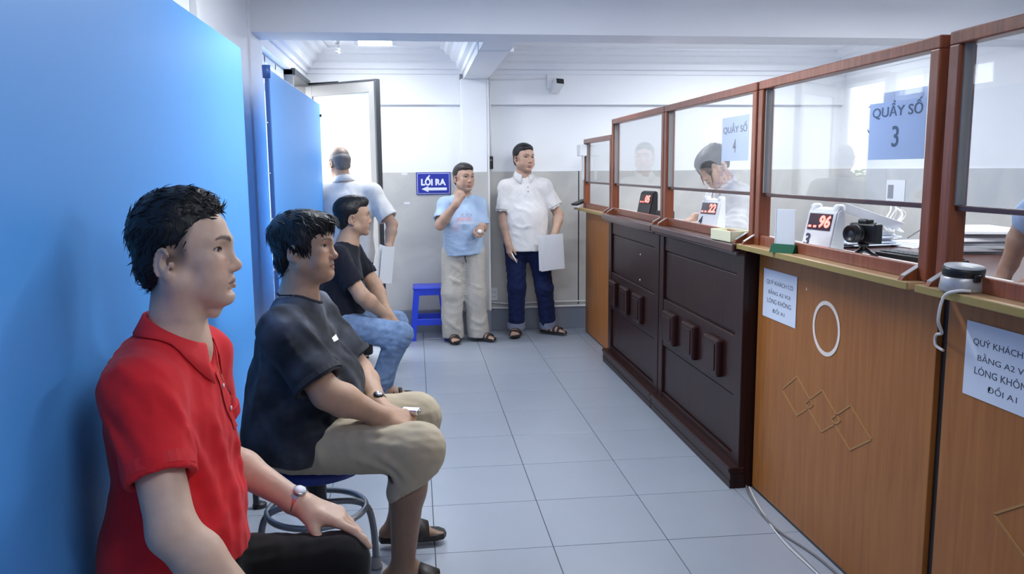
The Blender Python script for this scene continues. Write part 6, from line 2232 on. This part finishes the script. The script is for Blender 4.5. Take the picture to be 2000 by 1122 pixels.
    crease(T_, [([(0.28, 6.78, 0.66), (0.36, 6.78, 0.62), (0.39, 6.80, 0.56)], 0.010, 0.014), ([(0.27, 6.77, 0.55), (0.33, 6.765, 0.52), (0.38, 6.79, 0.50)], 0.010, 0.014), ([(0.43, 6.80, 0.50), (0.50, 6.80, 0.46), (0.55, 6.83, 0.46)], 0.011, 0.014),
                ([(0.24, 6.79, 0.20), (0.30, 6.775, 0.14), (0.36, 6.80, 0.10)], 0.012, 0.016), ([(0.44, 6.81, 0.20), (0.52, 6.80, 0.16), (0.57, 6.84, 0.22)], 0.012, 0.016), ([(0.44, 6.82, 0.12), (0.52, 6.81, 0.10)], 0.010, 0.014), ([(0.39, 6.80, 0.72), (0.395, 6.80, 0.58), (0.385, 6.82, 0.50)], -0.012, 0.010)], T_.disp)
    tr_ = cloth_mesh('trousers', T_, 0.0065, (0.52, 0.49, 0.45), root, (0, 0, 0))
    q = surf_point(T_, (0.395, 6.6, 0.715), (0, 1, 0))
    tube('drawstring', [tuple(q + np.array((0, -0.004, 0.01))), tuple(q + np.array((0.006, -0.010, -0.015))), tuple(q + np.array((0.012, -0.008, -0.04)))], 0.004, M['black_pl'], tr_, 6)
    for p in ps:
        sandal(root, p, 'sandal', ((0.045, 0.05), (0.085, 0.038), (0.12, 0.028)), 1.0, 0.018, strap=M['strap'])
    finish(root)
    o = lathe('paper_ball', [(0, -0.018), (0.014, -0.014), (0.020, 0), (0.015, 0.013), (0, 0.018)], M['paper'], None, 10, Matrix.Translation((0.512, 6.675, 0.935)))
    tag(o, 'small white crumpled paper in the lowered fist of the man in light blue', 'paper')
man_blue_tee()

# ---- 6. tall smiling man in the white polo
def man_white_polo():
    Fh = Frame((0.925, 7.055, 1.518), (0.45, -0.89, -0.02), (0.04, 0, 1), 0.975)
    wrR, wrL = np.array((0.772, 6.945, 0.815)), np.array((1.165, 6.885, 0.895))
    root, ps, J = standing('tall smiling man in white polo and dark jeans holding papers by the far wall', (0.94, 7.03, 0), Fh, (0.918, 7.08, 1.375),
        ((0.772, 7.065, 1.278), (1.090, 7.035, 1.282)), ((0.742, 7.030, 1.010), (1.218, 7.025, 1.040)), (wrR, wrL),
        ((0.845, 7.04, 0.775), (1.035, 7.03, 0.775)), ((0.848, 6.99, 0.42), (1.085, 6.99, 0.42)), ((0.848, 7.035, 0.09), (1.130, 7.06, 0.09)),
        ((-0.22, -0.97, 0), (0.80, -0.60, 0)), SKIN_MID, None, None, None, True, fat=0.007, mouth=0.006,
        hands=[(wrR, (0.10, -0.12, -1), (-0.9, -0.4, 0), -1, ((18, 30, 15), (22, 34, 16), (26, 36, 18), (30, 38, 20)), (26, 18, 20), 0.95, 0.03),
               (wrL, (-0.15, -0.35, -0.9), (0.25, -0.95, 0.2), 1, ((12, 30, 16), (14, 32, 18), (16, 34, 18), (18, 36, 20)), (35, 20, 20), 0.95, 0.10)], belly=0.015, waist=0.145, depth=0.102)
    neck, shR, shL, elR, elL, wrR, wrL, hR, hL, kR, kL, aR, aL = J
    # smile: teeth
    bm = bmesh.new()
    a0 = [Fh.p(x, 0.0905 - 9 * x * x, -0.0585 + 5 * x * x) for x in (-0.014, -0.007, 0, 0.007, 0.014)]
    vs0 = [bm.verts.new(p) for p in a0]
    vs1 = [bm.verts.new(p + Fh.d(0, 0.001, -0.0045)) for p in a0]
    for k in range(4):
        bm.faces.new((vs0[k], vs0[k + 1], vs1[k + 1], vs1[k]))
    mesh_obj('teeth', bm, M['sign_white'], root)
    make_hair(Fh, root, [((0, -0.022, 0.050), (0.083, 0.104, 0.086), 0.02), ((0, 0.010, 0.090), (0.068, 0.076, 0.044), 0.02), ((0, -0.060, -0.016), (0.062, 0.046, 0.058), 0.02)],
              [((0, 0.126, 0.010), (0.100, 0.074, 0.092), 0.006)] + HAIR_CUTS[1:], 0.005, M['hair'], 420, lambda p: Fh.d(0.5, -0.5, 0.0), folds(5, 0.002, (50, 50, 50), 0.01), 0.12, 0.022, 0.0018, 16)
    P = Sdf()
    torso_sdf(P, hR, hL, shR, shL, neck, 0.016, 0.108, 0.018, 0.152, 0.06, 0.046)
    P.cone((0.945, 7.04, 1.02), (0.948, 7.03, 0.76), 0.165, 0.172, 0.06)
    eR, dR = sleeve(P, shR, elR, 0.74, 0.060, 0.074, 0.054)
    eL, dL = sleeve(P, shL, elL, 0.70, 0.060, 0.074, 0.054)
    P.cone(neck + np.array((0.004, -0.012, 0.010)), neck + np.array((0.012, -0.03, 0.10)), 0.062, 0.076, 0.006, True)
    P.cone((0.932, 6.985, 1.36), (0.94, 6.955, 1.315), 0.022, 0.010, 0.006, True)
    P.half((0.94, 7.03, 0.745), (0.0, 0, -1))
    P.disp = folds(71, 0.005, (10, 10, 8))
    crease(P, [([(0.82, 6.95, 1.14), (0.86, 6.91, 1.10), (0.93, 6.88, 1.09)], 0.007, 0.014), ([(0.80, 6.94, 0.98), (0.88, 6.88, 0.95), (0.94, 6.87, 0.96)], 0.007, 0.014), ([(0.80, 6.93, 0.90), (0.86, 6.88, 0.88)], 0.007, 0.014)], P.disp)
    def dots(V, c):
        a = np.sin(V[:, 0] * 150) * np.sin(V[:, 2] * 150 + np.floor(V[:, 0] * 24) * 1.5)
        w = np.clip((a - 0.75) * 4, 0, 1)[:, None] * 0.25
        return c * (1 - w) + np.array((0.35, 0.38, 0.45)) * w
    wh = (0.74, 0.72, 0.72)
    sh_ = cloth_mesh('polo_shirt', P, 0.006, wh, root, (0, 0, 0), None, dots)
    cw_ = mat('white_knit', wh, 0.85, bump=0.2, bscale=600)
    gr = mat('grey_trim', (0.28, 0.26, 0.22), 0.85)
    co = collar(sh_, Frame(neck + np.array((0.006, -0.006, 0.006)), (0.12, -1, 0), (0.05, -0.20, 1)), cw_, 0.063, 0.066, 0.048, 0.014, 0.42, 0.040, 0.040, 0.024, S=P, out=0.005)
    for e_, d_ in ((eR, dR), (eL, dL)):
        ring_band('sleeve_band', e_ - d_ * 0.010, d_, 0.0705, 0.020, 0.005, cw_, sh_)
        ring_band('sleeve_stripe', e_ - d_ * 0.006, d_, 0.0750, 0.005, 0.0012, gr, sh_)
    patch('placket', P, (0.945, 6.6, 1.265), (1, 0, 0), (0, 0, 1), (0, 1, 0), 0.026, 0.09, cw_, sh_, 5, 0.002)
    for z in (1.28, 1.245):
        q = surf_point(P, (0.945, 6.6, z), (0, 1, 0))
        lathe('button', [(0, 0), (0.005, 0), (0.005, 0.002), (0, 0.003)], gr, sh_, 8, Matrix.Translation(q + np.array((0, -0.003, 0))) @ Matrix.Rotation(math.pi / 2, 4, 'X'))
    T_ = Sdf()
    legs_sdf(T_, (hR, hL), (kR, kL), (aR, aL), (0.098, 0.076, 0.070), 0.11)
    T_.half((0, 0, 0.075), (0, 0, -1))
    T_.disp = folds(81, 0.005, (11, 11, 14))
    crease(T_, [([(0.79, 6.93, 0.46), (0.85, 6.91, 0.42), (0.91, 6.94, 0.43)], 0.010, 0.014), ([(1.03, 6.93, 0.46), (1.09, 6.91, 0.41), (1.15, 6.95, 0.43)], 0.010, 0.014), ([(0.80, 6.96, 0.16), (0.86, 6.95, 0.13)], 0.010, 0.014), ([(0.94, 6.92, 0.74), (0.94, 6.93, 0.66)], -0.012, 0.010)], T_.disp)
    tr_ = cloth_mesh('jeans', T_, 0.0065, (0.012, 0.020, 0.075), root, (0, 0, 0), M['denim'])
    cuff = mat('jeans_cuff', (0.24, 0.27, 0.36), 0.85, vary=0.2, vscale=50)
    for kn, an in ((kR, aR), (kL, aL)):
        ring_band('cuff', an + np.array((0, 0, 0.006)), (an + np.array((0, 0, -0.03))) - kn, 0.0735, 0.055, 0.006, cuff, tr_)
    for p in ps:
        sandal(root, p, 'sandal', ((0.03, 0.058), (0.075, 0.042), (0.115, 0.030)), 1.0, 0.018)
    finish(root)
    # A4 sheets in the left hand, cigarette-like pen in the right
    for k in range(2):
        s_ = box('paper_sheet', -0.105, 0.105, -0.0010, 0.0010, -0.15, 0.15, M['paper'])
        s_.location = (1.115 + 0.012 * k, 6.815 + 0.006 * k, 0.742 - 0.004 * k)
        s_.rotation_euler = (0.10, -0.06 - 0.03 * k, 0.10 + 0.06 * k)
        tag(s_, ['front white A4 sheet held low by the tall man in white', 'rear white A4 sheet held low by the tall man in white'][k], 'paper', 'papers in hand')
    pn = tube('pen', [(0.795, 6.885, 0.735), (0.835, 6.865, 0.655)], 0.005, M['white_pl'], None, 8)
    tag(pn, 'white pen in the lowered right hand of the tall man', 'pen')
man_white_polo()

# ================================================================== 7. woman clerk behind window four
def woman():
    Fh = Frame((1.790, 4.865, 1.438), (-0.80, -0.18, -0.58), (-0.58, -0.10, 0.80), 0.95)
    wrR, wrL = np.array((1.70, 4.93, 1.125)), np.array((1.715, 4.72, 1.125))
    root, ps, J = standing('woman clerk in white blouse with pinned-up hair bending over papers behind window four', (1.92, 4.85, 0), Fh, (1.872, 4.865, 1.318),
        ((1.885, 5.01, 1.255), (1.890, 4.715, 1.255)), ((1.845, 5.06, 1.06), (1.865, 4.655, 1.065)), (wrR, wrL),
        ((1.985, 4.95, 0.80), (1.985, 4.78, 0.80)), ((1.98, 4.95, 0.43), (1.98, 4.78, 0.43)), ((1.98, 4.95, 0.09), (1.98, 4.78, 0.09)),
        ((-1, 0, 0), (-1, 0, 0)), SKIN_FAIR, None, None, None, True,
        hands=[(wrR, (-0.85, -0.4, -0.25), (-0.2, 0, 1), -1, ((30, 40, 20),) * 4, (30, 20, 20), 0.86, 0.02),
               (wrL, (-0.85, 0.3, -0.25), (-0.2, 0, 1), 1, ((30, 40, 20),) * 4, (30, 20, 20), 0.86, 0.02)], depth=0.092, waist=0.12)
    neck, shR, shL, elR, elL, wrR, wrL, hR, hL, kR, kL, aR, aL = J
    prims = [((0, -0.020, 0.050), (0.083, 0.104, 0.086), 0.02), ((0, 0.03, 0.070), (0.072, 0.068, 0.05), 0.02), ((0, -0.090, 0.050), (0.042, 0.040, 0.046), 0.015), ((0, -0.055, -0.016), (0.060, 0.046, 0.050), 0.02),
             ((0.046, 0.070, 0.025), (0.024, 0.022, 0.050), 0.02), ((-0.046, 0.070, 0.025), (0.024, 0.022, 0.050), 0.02), ((0, 0.078, 0.060), (0.045, 0.022, 0.026), 0.02)]
    cuts = [((0, 0.140, -0.030), (0.085, 0.070, 0.085), 0.006), ((0.085, 0.060, -0.060), (0.055, 0.072, 0.060), 0.006), ((-0.085, 0.060, -0.060), (0.055, 0.072, 0.060), 0.006),
            ((0.092, -0.01, -0.04), (0.045, 0.050, 0.045), 0.006), ((-0.092, -0.01, -0.04), (0.045, 0.050, 0.045), 0.006), ((0, 0.02, -0.11), (0.11, 0.10, 0.085), 0.01)]
    ho = make_hair(Fh, root, prims, cuts, 0.0045, M['hair'], 500, lambda p: Fh.d(0, -0.8, 0.3), folds(5, 0.002, (50, 50, 50), 0.01), 0.08, 0.03, 0.0018, 18)
    for q in (-1, 1):
        tube('side_lock', [tuple(Fh.p(q * 0.058, 0.070, 0.01)), tuple(Fh.p(q * 0.060, 0.085, -0.03)), tuple(Fh.p(q * 0.052, 0.10, -0.075))], [0.006, 0.005, 0.001], M['hair'], ho, 6)
    # claw clip
    bm = bmesh.new()
    for q in range(5):
        add_tube(bm, [Fh.p(-0.03 + 0.015 * q, -0.10, 0.098), Fh.p(-0.03 + 0.015 * q, -0.075, 0.118), Fh.p(-0.03 + 0.015 * q, -0.045, 0.105)], 0.004, 6)
    add_tube(bm, [Fh.p(-0.036, -0.075, 0.119), Fh.p(0.036, -0.075, 0.119)], 0.006, 6)
    mesh_obj('hair_clip', bm, M['black_pl'], ho)
    P = Sdf()
    torso_sdf(P, hR, hL, shR, shL, neck, 0.018, 0.105, 0.012, 0.135, 0.06, 0.060)
    P.cone((1.92, 4.865, 1.05), (1.975, 4.865, 0.78), 0.135, 0.155, 0.06)
    for sh, el, wr in ((shR, elR, wrR), (shL, elL, wrL)):
        Q = Sdf()
        Q.cone(sh, el, 0.072, 0.066, 0.04)
        m_ = el + (wr - el) * 0.55
        Q.cone(el, m_ + nrm(wr - el) * 0.02, 0.064, 0.056, 0.04)
        cut_tip(Q, m_, nrm(wr - el), 0.058, 0.044)
        P.sub(Q, 0.035)
    P.cone(neck + np.array((-0.010, 0, 0.008)), neck + np.array((-0.045, 0, 0.10)), 0.054, 0.068, 0.006, True)
    P.half((1.95, 4.86, 0.78), (0, 0, -1))
    P.disp = folds(91, 0.006, (10, 10, 9))
    wh = (0.78, 0.78, 0.80)
    sh_ = cloth_mesh('blouse', P, 0.0065, wh, root, (0, 0, 0))
    cw_ = mat('white_blouse', wh, 0.8, bump=0.2, bscale=600)
    collar(sh_, Frame(neck + np.array((-0.004, 0, 0.006)), (-1, 0, -0.2), (-0.32, 0, 1)), cw_, 0.054, 0.056, 0.048, 0.004, 0.5, 0.045, 0.04, 0.016, S=P)
    patch('chest_pocket', P, (1.5, 4.775, 1.17), (0, 1, 0), (0, 0, 1), (1, 0.25, 0), 0.085, 0.09, cw_, sh_, 5, 0.002)
    patch('shoulder_tab', P, (1.885, 4.71, 1.5), (1, 0, 0), (0, 1, 0), (0, 0, -1), 0.035, 0.10, cw_, sh_, 5, 0.003)
    T_ = Sdf()
    legs_sdf(T_, (hR, hL), (kR, kL), (aR, aL), (0.09, 0.072, 0.066))
    T_.half((0, 0, 0.05), (0, 0, -1))
    cloth_mesh('trousers', T_, 0.009, (0.012, 0.012, 0.02), root, (0, 0, 0))
    for p in ps:
        sandal(root, p, 'sandal', ((0.10, 0.035),), 0.9, 0.02)
    finish(root)
    o = box('form_sheets', -0.11, 0.11, -0.15, 0.15, 0, 0.006, M['paper'])
    o.location = (1.595, 4.83, LZ - 0.004)
    o.rotation_euler = (0, 0, 0.1)
    tag(o, 'white form sheets on the worktop under the hands of the woman', 'paper')
woman()

# ================================================================== 8. clerk at the right edge, only a forearm in view
def clerk():
    Fh = Frame((2.08, 2.30, 1.56), (-0.95, 0.25, -0.15), (-0.05, 0.05, 1), 0.96)
    wrR, wrL = np.array((2.226, 2.888, 1.045)), np.array((1.80, 2.10, 1.13))
    root, ps, J = standing('clerk in light blue short-sleeved shirt leaning one arm on the desk, right edge', (2.12, 2.33, 0), Fh, (2.10, 2.32, 1.420),
        ((2.125, 2.500, 1.350), (2.09, 2.14, 1.345)), ((2.238, 2.825, 1.205), (2.02, 2.05, 1.07)), (wrR, wrL),
        ((2.14, 2.41, 0.85), (2.13, 2.22, 0.85)), ((2.14, 2.41, 0.45), (2.13, 2.22, 0.45)), ((2.14, 2.41, 0.09), (2.13, 2.22, 0.09)),
        ((-1, 0.1, 0), (-1, 0.1, 0)), SKIN_MID, None, None, None, True,
        hands=[(wrR, (-0.32, 0.25, -0.75), (-0.55, 0.1, 0.55), -1, ((20, 30, 15),) * 4, (30, 20, 20), 0.95, 0.03),
               (wrL, (-0.85, 0.3, -0.2), (0, 0, 1), 1, ((20, 30, 15),) * 4, (30, 20, 20), 0.95, 0.03)])
    neck, shR, shL, elR, elL, wrR, wrL, hR, hL, kR, kL, aR, aL = J
    make_hair(Fh, root, HAIR_PRIMS, HAIR_CUTS, 0.006, M['hair'], 0, None)
    P = Sdf()
    torso_sdf(P, hR, hL, shR, shL, neck, 0.018, 0.108, 0.012, 0.145, 0.06, 0.060)
    eR, dR = sleeve(P, shR, elR, 0.8, 0.074, 0.074, 0.056)
    eL, dL = sleeve(P, shL, elL, 0.86, 0.074, 0.076, 0.056)
    P.cone(neck + np.array((-0.01, 0, 0.02)), neck + np.array((-0.02, 0, 0.12)), 0.062, 0.075, 0.006, True)
    P.half((2.1, 2.3, 0.80), (0, 0, -1))
    P.disp = folds(95, 0.005)
    sh_ = cloth_mesh('shirt', P, 0.008, (0.36, 0.50, 0.76), root, (0, 0, 0))
    collar(sh_, Frame(neck, (-1, 0.1, 0), (-0.1, 0, 1)), mat('light_blue_cotton', (0.36, 0.50, 0.76), 0.85), 0.062, 0.064, 0.045, 0.01, 0.4)
    T_ = Sdf()
    legs_sdf(T_, (hR, hL), (kR, kL), (aR, aL), (0.098, 0.078, 0.075))
    T_.half((0, 0, 0.04), (0, 0, -1))
    cloth_mesh('trousers', T_, 0.01, (0.012, 0.014, 0.03), root, (0, 0, 0))
    for p in ps:
        sandal(root, p, 'shoe', ((0.06, 0.05), (0.10, 0.035)), 1.0, 0.018)
    finish(root)
clerk()
